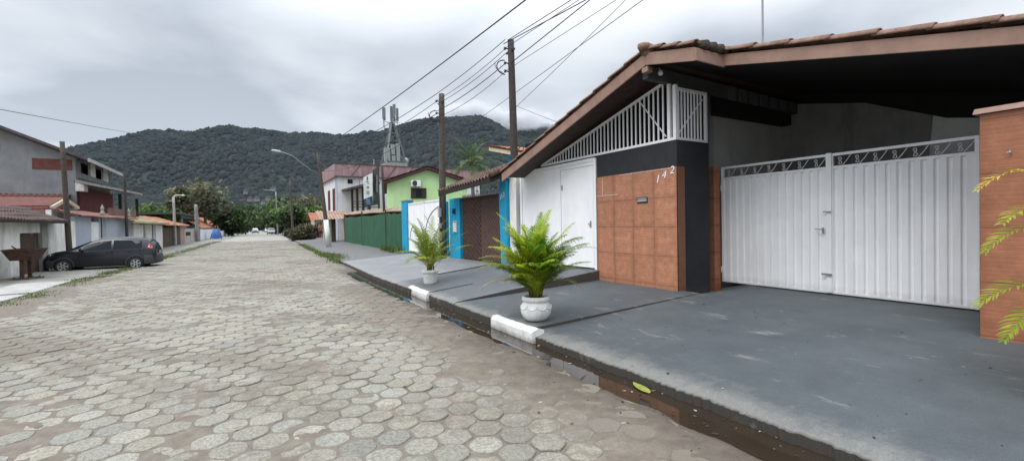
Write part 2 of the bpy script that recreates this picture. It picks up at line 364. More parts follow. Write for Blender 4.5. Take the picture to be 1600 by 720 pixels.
def dirt_sheet():
    # near: fine grid, far: coarse strip of the same pale surface
    mb = MB()
    def fn(u, v):
        y = .6+v*19.4; x0 = max(left_edge(y)-.3, -.4*y-1.3); x = x0+u*(right_edge(y)+.06-x0); return (x, y, dirt_h(x, y))
    mb.grid(fn, 150, 330)
    o = mb.build('road_bed', dirt_mat, smooth=True); struct(o); cl = np.ones((len(mb.v), 4), dtype=np.float32)
    for i, (x, y, z) in enumerate(mb.v):
        d = right_edge(y)-x; wt = max(0, min(1, (1.25+.25*fnoise(x*2, y*2, 1)-d)/.9))*(1 if y < 13 else .6); cl[i, :3] = np.array([.165, .142, .115])*(1-wt)+np.array([.090, .074, .058])*wt
    o.data.color_attributes.new('col', 'FLOAT_COLOR', 'POINT').data.foreach_set('color', cl.ravel())
    mb = MB()
    def fn2(u, v):
        y = 20+v*44; return (left_edge(y)-.3+u*(right_edge(y)+.06-left_edge(y)+.3), y, -.012+.004*fnoise(u*30, v*60, 1))
    mb.grid(fn2, 40, 80)
    struct(mb.build('road_bed', mat('pale_road_joint', (.16, .15, .128), var=.2, sc=2), smooth=True))
    mb = MB()
    for i in range(30):
        ya, yb = 64+i*12, 76+i*12
        mb.quad((left_edge(ya), ya, -.01), (right_edge(ya), ya, -.01), (right_edge(yb), yb, -.01), (left_edge(yb), yb, -.01))
    struct(mb.build('far_road', mat('far_paving', (.28, .27, .245), var=.2, sc=.8)))
dirt_sheet()
# --- muddy water standing in the right-hand gutter
mw = mat('muddy_gutter_water', (.030, .022, .015), rough=.02, var=.15, sc=3, bump=.012, bsc=9, spec=.5)
mb = MB(); mb.quad((2.4, .3, -.034), (3.5, .3, -.034), (3.5, 9.6, -.034), (2.4, 9.6, -.034)); mb.quad((2.9, 9.6, -.034), (3.56, 9.6, -.034), (3.72, 17, -.034), (3.0, 17, -.034))
struct(mb.build('gutter_water', mw))

# --- ground sheet
mb = MB(); mb.grid(lambda u, v: (-900+1800*u, -300+1900*v, -.32), 30, 30)
struct(mb.build('ground', mat('dry_ground', (.16, .15, .115), var=.3, sc=.4)))

# --- right-hand pavement in slabs, each poured at its own level
def pave_mat(name, col, edge):
    m = mat(name, col, rough=.62, var=.16, sc=1.6, bump=.35, bsc=140, spec=.35, grime=(tuple(c*1.35 for c in col), .55), gsc=1.2)
    N, L = nodes(m); b = N['Principled BSDF']; base = b.inputs['Base Color'].links[0].from_socket
    at = N.new('ShaderNodeAttribute'); at.attribute_name = 'edge'
    no = N.new('ShaderNodeTexNoise'); no.inputs['Scale'].default_value = 4.5; no.inputs['Detail'].default_value = 8; no.inputs['Roughness'].default_value = .7
    geo = N.new('ShaderNodeNewGeometry'); L.new(geo.outputs['Position'], no.inputs['Vector'])
    ad = N.new('ShaderNodeMath'); ad.operation = 'MULTIPLY_ADD'; ad.inputs[1].default_value = 1.5; L.new(no.outputs['Fac'], ad.inputs[0])
    sb = N.new('ShaderNodeMath'); sb.operation = 'SUBTRACT'; sb.inputs[1].default_value = .75; L.new(ad.outputs[0], sb.inputs[0]); L.new(at.outputs['Fac'], ad.inputs[2])
    cl = N.new('ShaderNodeMapRange'); cl.inputs['From Min'].default_value = .25; cl.inputs['From Max'].default_value = .85; L.new(sb.outputs[0], cl.inputs['Value']); cl.inputs['To Max'].default_value = .5
    mx = N.new('ShaderNodeMix'); mx.data_type = 'RGBA'; L.new(cl.outputs[0], mx.inputs['Factor']); L.new(base, mx.inputs['A']); mx.inputs['B'].default_value = (*edge, 1)
    # fine pale wear spots
    n2 = N.new('ShaderNodeTexNoise'); n2.inputs['Scale'].default_value = 2.2; n2.inputs['Detail'].default_value = 12; n2.inputs['Roughness'].default_value = .8; L.new(geo.outputs['Position'], n2.inputs['Vector'])
    r2 = N.new('ShaderNodeMapRange'); r2.inputs['From Min'].default_value = .62; r2.inputs['From Max'].default_value = .72; r2.inputs['To Max'].default_value = .35; L.new(n2.outputs['Fac'], r2.inputs['Value'])
    m2 = N.new('ShaderNodeMix'); m2.data_type = 'RGBA'; L.new(r2.outputs[0], m2.inputs['Factor']); L.new(mx.outputs['Result'], m2.inputs['A']); m2.inputs['B'].default_value = (.27, .255, .23, 1)
    # dark band of wet dirt right on the broken edge
    r3 = N.new('ShaderNodeMapRange'); r3.inputs['From Min'].default_value = .93; r3.inputs['From Max'].default_value = 1.0; r3.inputs['To Max'].default_value = .85; L.new(at.outputs['Fac'], r3.inputs['Value'])
    m3 = N.new('ShaderNodeMix'); m3.data_type = 'RGBA'; L.new(r3.outputs[0], m3.inputs['Factor']); L.new(m2.outputs['Result'], m3.inputs['A']); m3.inputs['B'].default_value = (.045, .038, .031, 1)
    n4 = N.new('ShaderNodeTexNoise'); n4.inputs['Scale'].default_value = 75; n4.inputs['Detail'].default_value = 6; n4.inputs['Roughness'].default_value = .8; L.new(geo.outputs['Position'], n4.inputs['Vector'])
    r4 = N.new('ShaderNodeMapRange'); r4.inputs['From Min'].default_value = .3; r4.inputs['From Max'].default_value = .7; r4.inputs['To Min'].default_value = .70; r4.inputs['To Max'].default_value = 1.30; L.new(n4.outputs['Fac'], r4.inputs['Value'])
    m4 = N.new('ShaderNodeMix'); m4.data_type = 'RGBA'; m4.blend_type = 'MULTIPLY'; m4.inputs['Factor'].default_value = 1; L.new(m3.outputs['Result'], m4.inputs['A']); L.new(r4.outputs[0], m4.inputs['B'])
    # chalky scuff patches running along the pavement
    mp = N.new('ShaderNodeMapping'); mp.inputs['Rotation'].default_value = (0, 0, .5); mp.inputs['Scale'].default_value = (2.2, .8, 1); L.new(geo.outputs['Position'], mp.inputs['Vector'])
    n5 = N.new('ShaderNodeTexNoise'); n5.inputs['Scale'].default_value = 1.5; n5.inputs['Detail'].default_value = 14; n5.inputs['Roughness'].default_value = .78; L.new(mp.outputs[0], n5.inputs['Vector'])
    r5 = N.new('ShaderNodeMapRange'); r5.inputs['From Min'].default_value = .58; r5.inputs['From Max'].default_value = .66; r5.inputs['To Max'].default_value = .5; L.new(n5.outputs['Fac'], r5.inputs['Value'])
    m5 = N.new('ShaderNodeMix'); m5.data_type = 'RGBA'; L.new(r5.outputs[0], m5.inputs['Factor']); L.new(m4.outputs['Result'], m5.inputs['A']); m5.inputs['B'].default_value = (.33, .31, .275, 1)
    L.new(m5.outputs['Result'], b.inputs['Base Color'])
    return m
pave_dark = pave_mat('dark_grey_floor_paint', (.072, .084, .091), (.26, .245, .215))
pave_mid = pave_mat('grey_floor_paint', (.10, .108, .117), (.27, .26, .24))
pave_light = pave_mat('pale_grey_floor_paint', (.19, .195, .20), (.26, .25, .235))
pave_old = pave_mat('old_asphalt_pavement', (.125, .125, .125), (.20, .20, .17))
def slab(name, y0, y1, z0, z1, m, xw=7.0, deep=None, nu=26, nv=None, rough=.03, yskew=0):
    """pavement slab: z0 at the kerb, z1 at the wall line xw, level beyond until deep"""
    nv = nv or max(4, int((y1-y0)/(.028 if y1 < 13 else .12))); mb = MB(); ed = []
    xd = deep or xw
    us = [0, .012, .03, .06, .1, .16, .24]+[.24+(k+1)*.76/18 for k in range(18)]
    rows = []
    for j in range(nv+1):
        y = y0+(y1-y0)*j/nv; xe = right_edge(y)-.01+rough*(.55*fnoise(y*3, 1, 1.9)+.35*fnoise(y*13, 4, 2.3)+.3*fnoise(y*31, 2, 2.1)+.25*random.random()); r = []
        for u in us:
            x = xe+u*(xd-xe); t = min(1, (x-xe)/(xw-xe)); z = z0+(z1-z0)*t
            if u == 0: z -= .03+.012*random.random()
            elif u < .02: z -= .004*random.random()
            yy = y+yskew*(t)*(1 if j in (0, nv) else 1)
            r.append((x, yy, z)); ed.append(max(0, 1-(x-xe)/(.50 if y < 6 else .36)) if u > 0 else 1)
        rows.append(r)
    n = len(us); vs = [p for r in rows for p in r]
    fs = [(j*n+i, j*n+i+1, (j+1)*n+i+1, (j+1)*n+i) for j in range(nv) for i in range(n-1)]
    mb.add(vs, fs)
    base = len(vs)
    # skirts
    k = [(r[0][0]+.03, r[0][1], -.25) for r in rows]; mb.add([r[0] for r in rows]+k, [(j+1, j, nv+1+j, nv+2+j) for j in range(nv)]); ed += [1]*(2*(nv+1))
    for r, fl in ((rows[0], 0), (rows[-1], 1)):
        b2 = [(p[0], p[1], -.25) for p in r]; mb.add(r+b2, [((i, n+i, n+i+1, i+1) if fl else (i, i+1, n+i+1, n+i)) for i in range(n-1)]); ed += [1.0]*(2*n)
    o = mb.build(name, m)
    a = o.data.attributes.new('edge', 'FLOAT', 'POINT'); a.data.foreach_set('value', ed)
    return struct(o)
slab('sidewalk', -3, 5.40, .085, .28, pave_dark, deep=16)
slab('sidewalk', 5.415, 7.98, .125, .285, pave_dark, xw=7.0, deep=7.1)
slab('driveway_ramp', 7.99, 9.45, .135, .50, pave_mid, xw=7.0, deep=7.6)
slab('driveway_ramp', 9.465, 11.80, .125, .48, pave_mid, xw=7.0, deep=7.6)
slab('sidewalk', 11.815, 20.4, .12, .33, pave_light, xw=6.9, deep=7.4)
slab('sidewalk', 20.41, 50, .10, .30, pave_old, xw=8.2, deep=10.5, rough=.05)
slab('sidewalk', 50, 120, .10, .25, pave_old, xw=11, deep=16, rough=.08, nv=60)
# charcoal joint strips painted between slabs
jm = mat('black_joint_filler', (.02, .021, .023), rough=.7, var=.2)
mb = MB(); mb.wallbox((3.44, 9.42), (4.5, 9.42), (.138, .243), (.146, .251), .05); struct(mb.build('joint_strip', jm))
mb = MB(); a, b_ = (4.55, 11.77), (6.4, 11.77); mb.wallbox(a, b_, (.245, .43), (.258, .443), .06); struct(mb.build('joint_strip', jm))
# --- left-hand verge and pavement
def left_pave():
    mb = MB()
    def fn(u, v):
        y = 6+v*60; xe = left_edge(y)-.15; x = -9.8+.042*max(0, y-12)+u*(xe+9.8-.042*max(0, y-12))
        return (x, y, -.02+.03*(1-u)+.012*fnoise(x, y, .9))
    mb.grid(fn, 24, 120); struct(mb.build('left_pavement', mat('worn_concrete_pavement', (.235, .225, .20), var=.3, sc=1.3, bump=.5, bsc=30, grime=((.10, .09, .07), .8), gsc=1.5), smooth=True))
    mb = MB()
    def fn(u, v):
        y = 66+v*60; xe = left_edge(y)-.15; return (xe-6+u*6, y, -.02)
    mb.grid(fn, 4, 40); struct(mb.build('left_pavement', MATS['worn_concrete_pavement']))
    mb = MB()   # pale concrete kerb run and driveway apron at the near end
    for ya, yb in ((11.5, 16.2), (16.6, 19.6)):
        P = [(left_edge(ya)-1.5, ya), (left_edge(ya)-.35, ya), (left_edge(yb)-.35, yb), (left_edge(yb)-1.6, yb)]
        mb.hexa([(x, y, -.1) for x, y in P]+[(x, y, .035) for x, y in P])
    struct(mb.build('driveway_apron', concrete_light, bevel=.01))
left_pave()
# --- grass
grass_mat = leafmat('short_grass', (1, 1, 1), .3)
def grass(name, pts, hgt, wid=.012):
    P = np.array(pts); n = len(P); ang = rng.uniform(0, 2*np.pi, n); h = hgt*rng.uniform(.4, 1.2, n); w = wid*rng.uniform(.7, 1.6, n)
    dx, dy = np.cos(ang), np.sin(ang); ln = rng.uniform(.1, .8, n)*h
    V = np.zeros((n, 3, 3)); V[:, 0] = P+np.c_[-dy*w, dx*w, 0*w]; V[:, 1] = P+np.c_[dy*w, -dx*w, 0*w]; V[:, 2] = P+np.c_[dx*ln, dy*ln, h]
    c = np.array([.085, .13, .035])*rng.uniform(.5, 1.5, (n, 1))+rng.uniform(0, .035, (n, 1))*np.array([1, .7, .1])
    return stuff(npmesh(name, V.reshape(-1, 3), 3, np.arange(n*3), grass_mat, col=np.repeat(c, 3, 0)))
pts = []
for i in range(9000):
    y = random.uniform(10, 34); x = left_edge(y)-.1+random.gauss(0, .17)+.15*fnoise(y*2, 2, 1)
    if fnoise(y*1.3, 9, 1) > -.25: pts.append((x, y, -.01))
for i in range(2500):
    y = random.uniform(34, 66); pts.append((left_edge(y)-.2+random.gauss(0, .25), y, -.01))
grass('verge_grass', pts, .07, .011)
pts = []
for i in range(6500):
    y = random.uniform(20.5, 44); x = right_edge(y)+random.gauss(-.02, .16)
    d = fnoise(y*.8, 4, 1)
    if random.random() < .45+.5*d: pts.append((x, y, .03))
for i in range(1200): pts.append((random.gauss(right_edge(24)+.2, .22), random.gauss(24.5, 1.2), .08))
grass('kerb_weeds', pts, .13, .016)
pts = [(random.uniform(6.5, 6.88), random.gauss(23.6, .8), .28) for i in range(500)]
grass('wall_foot_weeds', pts, .28, .02)
# --- forested mountain
RIDGE = [(-400, 300), (-150, 275), (40, 246), (110, 230), (160, 218), (200, 209), (235, 201), (270, 200), (310, 205), (350, 210), (385, 212), (420, 209), (470, 206), (495, 204), (520, 207), (560, 211), (590, 206), (620, 195), (650, 188), (690, 183), (730, 181), (770, 187), (810, 190), (850, 191), (900, 196), (1000, 215), (1200, 255), (1500, 290), (1900, 320)]
def ridge(px):
    for (a, ya), (b, yb) in zip(RIDGE, RIDGE[1:]):
        if a <= px <= b:
            t = (px-a)/(b-a); return ya+(yb-ya)*t
    return 330
HN = [(.011, .4, 30), (.023, 1.9, 15), (.05, .8, 7)]
def hill_pt(px, t):
    """t 0 at the foot, 1 at the ridge, beyond 1 the far side"""
    d = ray(px, 356); d = Vector((d.x, d.y, 0)); dn = d/d.dot(Vector((cF.x, cF.y, 0)).normalized())
    D = 330+560*t; top = ray(px, ridge(px)); dd = 890
    zr = CAMH+dd*(top.z/top.dot(Vector((cF.x, cF.y, 0)).normalized()))-5
    prof = (t**.95 if t <= 1 else 1-(t-1)*.9)
    x, y = dn.x*D, dn.y*D
    und = sum(a*math.sin(x*f+p+1.3*math.sin(y*f*.8)) for f, p, a in HN)*math.sin(math.pi*min(1, t))**1.0*.8
    return Vector((x, y, max(-.5, zr*prof+und)))
def hills():
    px0, px1, n, m = -400, 1900, 150, 44
    mb = MB(); mb.grid(lambda u, v: hill_pt(px0+(px1-px0)*u, v*1.3), n, m)
    hm = mat('forest_floor', (.020, .030, .028), var=.4, sc=.03, bump=0); struct(mb.build('hills', hm, smooth=True))
    # crowns
    ico = []; 
    import bmesh
    bm = bmesh.new(); bmesh.ops.create_icosphere(bm, subdivisions=2, radius=1); bm.verts.ensure_lookup_table()
    iv = np.array([v.co[:] for v in bm.verts]); fi = np.array([[v.index for v in f.verts] for f in bm.faces]); bm.free()
    N = 23000; vs = []; cs = []; ls = []; nv = len(iv)
    for i in range(N):
        px = random.uniform(-60, 960); t = random.random()**.8*1.02
        p = hill_pt(px, t); s = random.uniform(1.9, 4.0)*(1.35 if random.random() < .07 else 1)
        q = iv*(s*np.array([1, 1, .85]))*(1+rng.normal(0, .26, (nv, 1)))+rng.normal(0, .3, (1, 3))
        vs.append(q+np.array([p.x, p.y, p.z+s*.08]))
        b = np.clip(rng.normal(1, .13), .6, 1.4)
        hz = min(1, t)*.8  # haze share put into the crown colour, bluer up the slope
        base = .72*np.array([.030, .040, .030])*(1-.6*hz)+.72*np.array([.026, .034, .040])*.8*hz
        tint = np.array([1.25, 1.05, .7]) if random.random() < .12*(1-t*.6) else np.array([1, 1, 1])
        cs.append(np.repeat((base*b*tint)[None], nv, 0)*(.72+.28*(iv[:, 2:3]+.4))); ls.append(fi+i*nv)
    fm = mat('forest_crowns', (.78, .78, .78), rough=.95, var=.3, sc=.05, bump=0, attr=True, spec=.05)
    fb = fm.node_tree.nodes['Principled BSDF']; fb.inputs['Emission Color'].default_value = (.62, .78, 1, 1); fb.inputs['Emission Strength'].default_value = .058   # faint blue glow put into the crowns as distance haze
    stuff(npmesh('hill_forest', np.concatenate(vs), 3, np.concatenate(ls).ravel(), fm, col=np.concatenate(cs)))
hills()
# --- low cloud on the summit
def mist(px, py, rx, rz, D=850, dens=.012):
    d = ray(px, py); k = D/d.dot(Vector((cF.x, cF.y, 0)).normalized()); p = Vector((0, 0, CAMH))+d*k
    mb = MB(); n = 12
    mb.lathe([(max(.01, rx*math.sin(math.pi*i/n)), -rz*math.cos(math.pi*i/n)) for i in range(n+1)], (p.x, p.y, p.z), 20)
    m = bpy.data.materials.new('summit_mist'); m.use_nodes = True; N, L = nodes(m); N.remove(N['Principled BSDF'])
    vo = N.new('ShaderNodeVolumePrincipled'); vo.inputs['Color'].default_value = (.95, .96, 1, 1); vo.inputs['Anisotropy'].default_value = .2
    geo = N.new('ShaderNodeTexCoord'); mp = N.new('ShaderNodeMapping'); mp.inputs['Scale'].default_value = (1/rx, 1/rx, 1/rz); L.new(geo.outputs['Object'], mp.inputs['Vector'])
    ln = N.new('ShaderNodeVectorMath'); ln.operation = 'LENGTH'; L.new(mp.outputs[0], ln.inputs[0])
    no = N.new('ShaderNodeTexNoise'); no.inputs['Scale'].default_value = .035; no.inputs['Detail'].default_value = 4; L.new(geo.outputs['Object'], no.inputs['Vector'])
    ad = N.new('ShaderNodeMath'); ad.operation = 'MULTIPLY_ADD'; ad.inputs[1].default_value = 1.6; L.new(no.outputs['Fac'], ad.inputs[0]); L.new(ln.outputs['Value'], ad.inputs[2])
    mr = N.new('ShaderNodeMapRange'); mr.inputs['From Min'].default_value = 1.65; mr.inputs['From Max'].default_value = .9; mr.inputs['To Min'].default_value = 0; mr.inputs['To Max'].default_value = dens; L.new(ad.outputs[0], mr.inputs['Value'])
    L.new(mr.outputs[0], vo.inputs['Density']); L.new(vo.outputs[0], N['Material Output'].inputs['Volume'])
    o = mb.build('mist', m, org=(p.x, p.y, p.z)); struct(o)
mist(735, 184, 95, 20, D=800, dens=.10); mist(815, 190, 80, 14, D=800, dens=.08)

# ================================================================== RIGHT SIDE: HOUSE 142
def text_mesh(name, s, m, parent, height, fn, shear=0, depth=.012, bold=.0):
    """flat extruded characters; fn maps (x right, y up, d out) -> world"""
    cu = bpy.data.curves.new('t', 'FONT'); cu.body = s; cu.size = height/.72; cu.extrude = depth/2; cu.shear = shear; cu.offset = bold; cu.resolution_u = 3
    ob = bpy.data.objects.new('t', cu); C.objects.link(ob); dg = bpy.context.evaluated_depsgraph_get(); me0 = ob.evaluated_get(dg).to_mesh()
    vs = [v.co.copy() for v in me0.vertices]; fs = [tuple(p.vertices) for p in me0.polygons]; ob.evaluated_get(dg).to_mesh_clear()
    bpy.data.objects.remove(ob); bpy.data.curves.remove(cu)
    mb = MB(); mb.add([fn(v.x, v.y, v.z+depth/2) for v in vs], fs); return mb.build(name, m, parent)

H = thing('garage_house', 'low gabled house 142 with terracotta fascia, brick-print tile wall and white metal gates', 'house', (7.0, 6.0, .28))
def zl(y): return 4.63-.305*(y-5.9)        # top of the roof, far slope
def zr(y): return 4.63-.236*(5.9-y)        # near slope
# masonry block with charcoal paint (hollow above the parapet) and its tile cladding
mb = MB(); mb.box(7.0, 7.93, 5.82, 8.05, .1, 3.10); blk = mb.build('wall', charcoal, H, bevel=.012); blk['label'] = 'charcoal painted wall block'
mb = MB(); mb.box(6.984, 6.999, 5.804, 8.05, .2, 2.60); mb.box(6.984, 7.20, 5.804, 5.819, .2, 2.60); clad = mb.build('tile_cladding', tile_brick, H, bevel=.003)
mb = MB(); mb.box(6.981, 6.986, 7.35, 8.02, 2.175, 2.182); mb.box(6.981, 6.986, 7.84, 7.848, 2.18, 2.58); mb.box(6.981, 6.986, 5.9, 7.3, 2.578, 2.584); mb.build('grout_line', pot_white, clad)
mb = MB()
for k, (ch, y, z) in enumerate((('1', 6.31, 2.335), ('4', 6.155, 2.405), ('2', 5.965, 2.475))):
    text_mesh('house_number_digit', ch, white_rail, clad, .145, lambda x, yy, d, y=y, z=z: (6.982-d, y-x, z+yy), shear=.25, depth=.012, bold=.001)
mb = MB(); mb.box(6.974, 6.985, 6.52, 6.80, 1.955, 2.075); ms = mb.build('mailbox_slot', dark_steel, clad, bevel=.004)
mb = MB(); mb.box(6.966, 6.974, 6.545, 6.775, 2.03, 2.06); mb.prism([(6.972, 6.54, 1.985), (6.972, 6.54, 2.025), (6.955, 6.54, 1.99)], (0, .24, 0)); mb.build('mailbox_flap', steel, ms)
# recessed garage walls
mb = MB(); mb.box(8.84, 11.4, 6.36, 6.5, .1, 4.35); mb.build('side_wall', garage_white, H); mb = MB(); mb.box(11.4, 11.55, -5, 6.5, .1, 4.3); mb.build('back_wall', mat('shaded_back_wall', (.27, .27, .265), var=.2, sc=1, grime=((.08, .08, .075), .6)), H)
mb = MB(); mb.box(7.6, 7.75, 8.05, 12.0, .1, 4.0); mb.build('inner_shade', black, H); mb = MB(); mb.box(7.4, 7.55, -5.9, -.91, .1, 2.5); mb.build('boundary_wall', charcoal, H)  # black inner sheet stands for interior shade; unseen boundary wall added to block daylight
mb = MB(); mb.prism([(11.3, 6.3, 4.36), (11.3, 6.3, 4.66), (11.3, -5, 2.0), (11.3, -5, 1.98), (11.3, 2.6, 3.28), (11.3, 3.3, 3.42), (11.3, 4.6, 4.0)], (.08, 0, 0)); mb.build('lining_board', black_ceiling, H)
mb = MB(); mb.prism([(11.385, 3.75, .2), (11.385, -4.8, .2), (11.385, -4.8, 4), (11.385, 3.45, 4)], (.012, 0, 0)); mb.build('lit_wall_patch', white_wall, H)  # pale sheet stands for daylight falling on this end of the back wall
mb = MB(); mb.box(8.50, 8.70, 6.125, 6.33, .1, 2.70); mb.build('gate_pier', tile_brick, H, bevel=.006)
mb = MB(); mb.box(8.46, 8.62, 6.335, 6.49, .1, 4.46); mb.build('post', dark_wood, H, bevel=.008)
# carved beam under the roof
mb = MB()
mb.bar((6.42, 6.02, 4.30), (11.38, 6.02, 4.18), .12, .24)
beam = mb.build('beam', mat('beam_paint', (.075, .070, .074), var=.3, sc=4), H, bevel=.006)
mb = MB()
for k in range(7): mb.box(8.75+k*.38, 9.0+k*.38, 5.94, 5.957, 4.07+.0*k, 4.36-.012*k)
each(mb, 'rafter_end', mat('rafter_paint', (.10, .10, .11), var=.3), beam)
mb = MB(); mb.box(8.7, 11.38, 6.1, 6.33, 3.82, 4.28); mb.build('lintel', black_ceiling, H)
mb = MB()
prof = [(.001, 0), (.035, .012), (.05, .045), (.045, .08), (.02, .1), (.001, .105)]
mb.lathe(prof, (6.72, 5.93, 4.26), 16); mb.tube([(6.72, 5.93, 4.34), (6.72, 5.97, 4.42)], .012, 6); mb.build('security_light', white_rail, H, smooth=True)
# roof: two slopes, the near one steps back behind the front rake
T = .10
def slope(mb, x0, x1, ya, yb, fz, t, dz=0):
    P = [(x0, ya), (x1, ya), (x1, yb), (x0, yb)]
    mb.hexa([(x, y, fz(y)-t+dz) for x, y in P]+[(x, y, fz(y)+dz) for x, y in P])
mb = MB(); slope(mb, 6.34, 16, 5.9, 11.2, zl, .07, -.06); soff = mb.build('roof', soffit_wood, H)
mb = MB(); slope(mb, 6.34, 16, 4.87, 5.9, zr, .07, -.06); slope(mb, 7.04, 16, -6.0, 4.868, zr, .07, -.06); mb.build('ceiling', black_ceiling, soff)
mb = MB()
def fascia(mb, x, ya, yb, fz, h, top=.03, t=.035):
    mb.hexa([(x-t, ya, fz(ya)-h), (x, ya, fz(ya)-h), (x, yb, fz(yb)-h), (x-t, yb, fz(yb)-h), (x-t, ya, fz(ya)-top), (x, ya, fz(ya)-top), (x, yb, fz(yb)-top), (x-t, yb, fz(yb)-top)])
fascia(mb, 6.338, 5.9, 11.22, zl, .25); fascia(mb, 6.338, 4.87, 5.898, zr, .25); fascia(mb, 7.038, -6, 4.85, zr, .22)
mb.hexa([(6.30, 4.835, zr(4.87)-.25), (7.04, 4.835, zr(4.87)-.25), (7.04, 4.868, zr(4.87)-.25), (6.30, 4.868, zr(4.87)-.25), (6.30, 4.835, zr(4.87)-.05), (7.04, 4.835, zr(4.87)-.05), (7.04, 4.868, zr(4.87)-.05), (6.30, 4.868, zr(4.87)-.05)])
mb.build('fascia_board', fascia_mat, soff, bevel=.006)
mb = MB(); mb.box(6.31, 6.45, 5.86, 6.0, 4.26, 4.36); mb.build('purlin_end', fascia_mat, soff, bevel=.01)
# covering tiles
mb = MB()
mb.tiles((16, 11.24, zl(11.24)+.02), (-9.66, 0, 0), (0, -5.3, .305*5.3), period=.24, row=.4)
mb.tiles((6.36, 4.86, zr(4.86)+.02), (9.6, 0, 0), (0, 1.04, .236*1.04), period=.24, row=.4)
mb.tiles((7.06, -6.0, zr(-6)+.02), (8.9, 0, 0), (0, 10.84, .236*10.84), period=.24, row=.4)
mb.build('roof_tiles', roof_tile, soff, smooth=True)
# half-round verge tiles, overlapping, along each rake
def verge(mb, x, ya, yb, fz, L0=.46, r=.085):
    n = max(1, round(abs(yb-ya)/L0)); s = (yb-ya)/n
    for k in range(n):
        p = ya+s*k; q = ya+s*(k+1.10); j = random.uniform(-.008, .008)
        a = Vector((x, p, fz(p)+.012+j)); b = Vector((x, q, fz(q)+.012+j)); d = (b-a).normalized(); up = Vector((0, 0, 1)); sd = d.cross(up).normalized(); u = sd.cross(d)
        if u.z < 0: u = -u
        vs = []; m = 10
        for c0, rr, lift in ((a, r*1.07, .018), (b, r*.93, .0)):
            for i in range(m+1):
                t = math.pi*i/m; vs.append(c0+sd*math.cos(t)*rr+u*(math.sin(t)*rr*.85+lift))
            for i in range(m+1):
                t = math.pi*i/m; vs.append(c0+sd*math.cos(t)*(rr-.016)+u*(math.sin(t)*(rr-.016)*.85+lift))
        M = m+1
        fs = [(i, i+1, 2*M+i+1, 2*M+i) for i in range(m)]+[(i, M+i, M+i+1, i+1) for i in range(m)]+[(2*M+i, 2*M+i+1, 3*M+i+1, 3*M+i) for i in range(m)]+[(0, 2*M, 3*M, M), (m, M+m, 3*M+m, 2*M+m)]
        mb.add(vs, fs)
mb = MB(); verge(mb, 7.045, -6.0, 4.86, zr, .55, .095); mb.build('verge_tile', roof_tile, soff, smooth=True)
mb = MB(); verge(mb, 6.345, 11.24, 5.95, zl); verge(mb, 6.345, 4.86, 5.85, zr, .36)
# ridge caps and the broken tile ends at the step
for k in range(14):
    x = 6.3+k*.42; mb.tube([(x, 5.9, 4.66), (x+.46, 5.9, 4.645)], [.12, .105], 12)
mb.lathe([(.001, -.03), (.09, -.02), (.11, .02), (.11, .08)], (6.27, 5.9, 4.66), 16, 'z')
mb.build('verge_tile', roof_tile, soff, smooth=True)
mb = MB()
for k in range(4): mb.tube([(6.5+k*.19, 4.78, zr(4.8)+.03), (6.5+k*.19, 5.2, zr(5.2)+.05)], .075, 10)
mb.build('mossy_tile_end', mat('mossy_old_tile', (.06, .05, .038), var=.6, sc=14, bump=.5), soff, smooth=True)
# triangular grille on the front and its return on the side
mb = MB()
gz = lambda y: 4.24-.262*(y-6.05)
mb.bar((7.03, 5.86, 3.125), (7.03, 10.3, 3.125), .05, .05); mb.bar((7.03, 6.03, gz(6.03)), (7.03, 10.25, gz(10.25)), .05, .045)
mb.box(7.0, 7.06, 5.97, 6.03, 3.1, gz(6.0)); mb.box(7.0, 7.06, 5.83, 5.90, 3.1, 4.12)
y = 6.15
while y < 10.2: mb.box(7.018, 7.042, y-.012, y+.012, 3.14, gz(y)-.01); y += .118
grl = mb.build('front_grille', white_rail, H)
mb = MB(); mb.bar((7.05, 6.1, 3.2), (7.05, 6.75, 4.0), .02, .02); mb.build('brace', white_rail, grl)
mb = MB()
mb.box(7.08, 7.90, 5.84, 5.885, 3.10, 3.15); mb.box(7.08, 7.90, 5.84, 5.885, 4.03, 4.08); mb.box(7.06, 7.11, 5.838, 5.888, 3.1, 4.08); mb.box(7.87, 7.92, 5.838, 5.888, 3.1, 4.08)
for k in range(7): mb.box(7.19+k*.092, 7.212+k*.092, 5.85, 5.874, 3.14, 4.05)
mb.bar((7.12, 5.90, 3.2), (7.85, 5.90, 3.95), .02, .02)
mb.build('side_grille', white_rail, H)
# black sheet standing for the shaded inside above the block
mb = MB(); mb.prism([(7.5, 6.1, 3.12), (7.5, 11.2, 3.12), (7.5, 11.2, 2.95+.0), (7.5, 11.1, 2.95), (7.5, 6.1, 4.4)], (.05, 0, 0)); mb.build('inside_shade', black, H); mb = MB(); mb.box(7.94, 8.45, 6.38, 6.48, .1, 4.3); mb.build('dark_panel', charcoal, H)
# white gate with a wicket door
WG = thing  # (kept as part of the house)
mb = MB(); mb.box(7.0, 7.06, 8.09, 8.17, .50, 3.06); mb.box(7.0, 7.06, 11.30, 11.40, .49, 3.06); mb.box(7.0, 7.06, 8.17, 11.30, 2.99, 3.07)
wg = mb.build('white_gate', white_paint, H, bevel=.006)
mb = MB(); mb.box(7.02, 7.05, 9.50, 11.29, .52, 2.985); mb.box(7.008, 7.02, 9.44, 9.52, .52, 2.98); mb.build('gate_panel', white_paint, wg, bevel=.004)
mb = MB(); mb.box(7.012, 7.045, 8.19, 9.43, .53, 2.90); mb.box(7.0, 7.05, 8.17, 9.46, 2.905, 2.985)
wd = mb.build('wicket_door', white_paint, wg, bevel=.006)
mb = MB(); mb.bar((6.985, 8.36, 1.55), (6.985, 8.30, 1.55), .018, .018); mb.box(6.995, 7.01, 8.27, 8.31, 1.48, 1.62); mb.box(6.99, 7.0, 9.35, 9.38, .85, .98); mb.box(6.99, 7.0, 9.35, 9.38, 2.4, 2.53); each(mb, 'gate_handle', steel, wg)
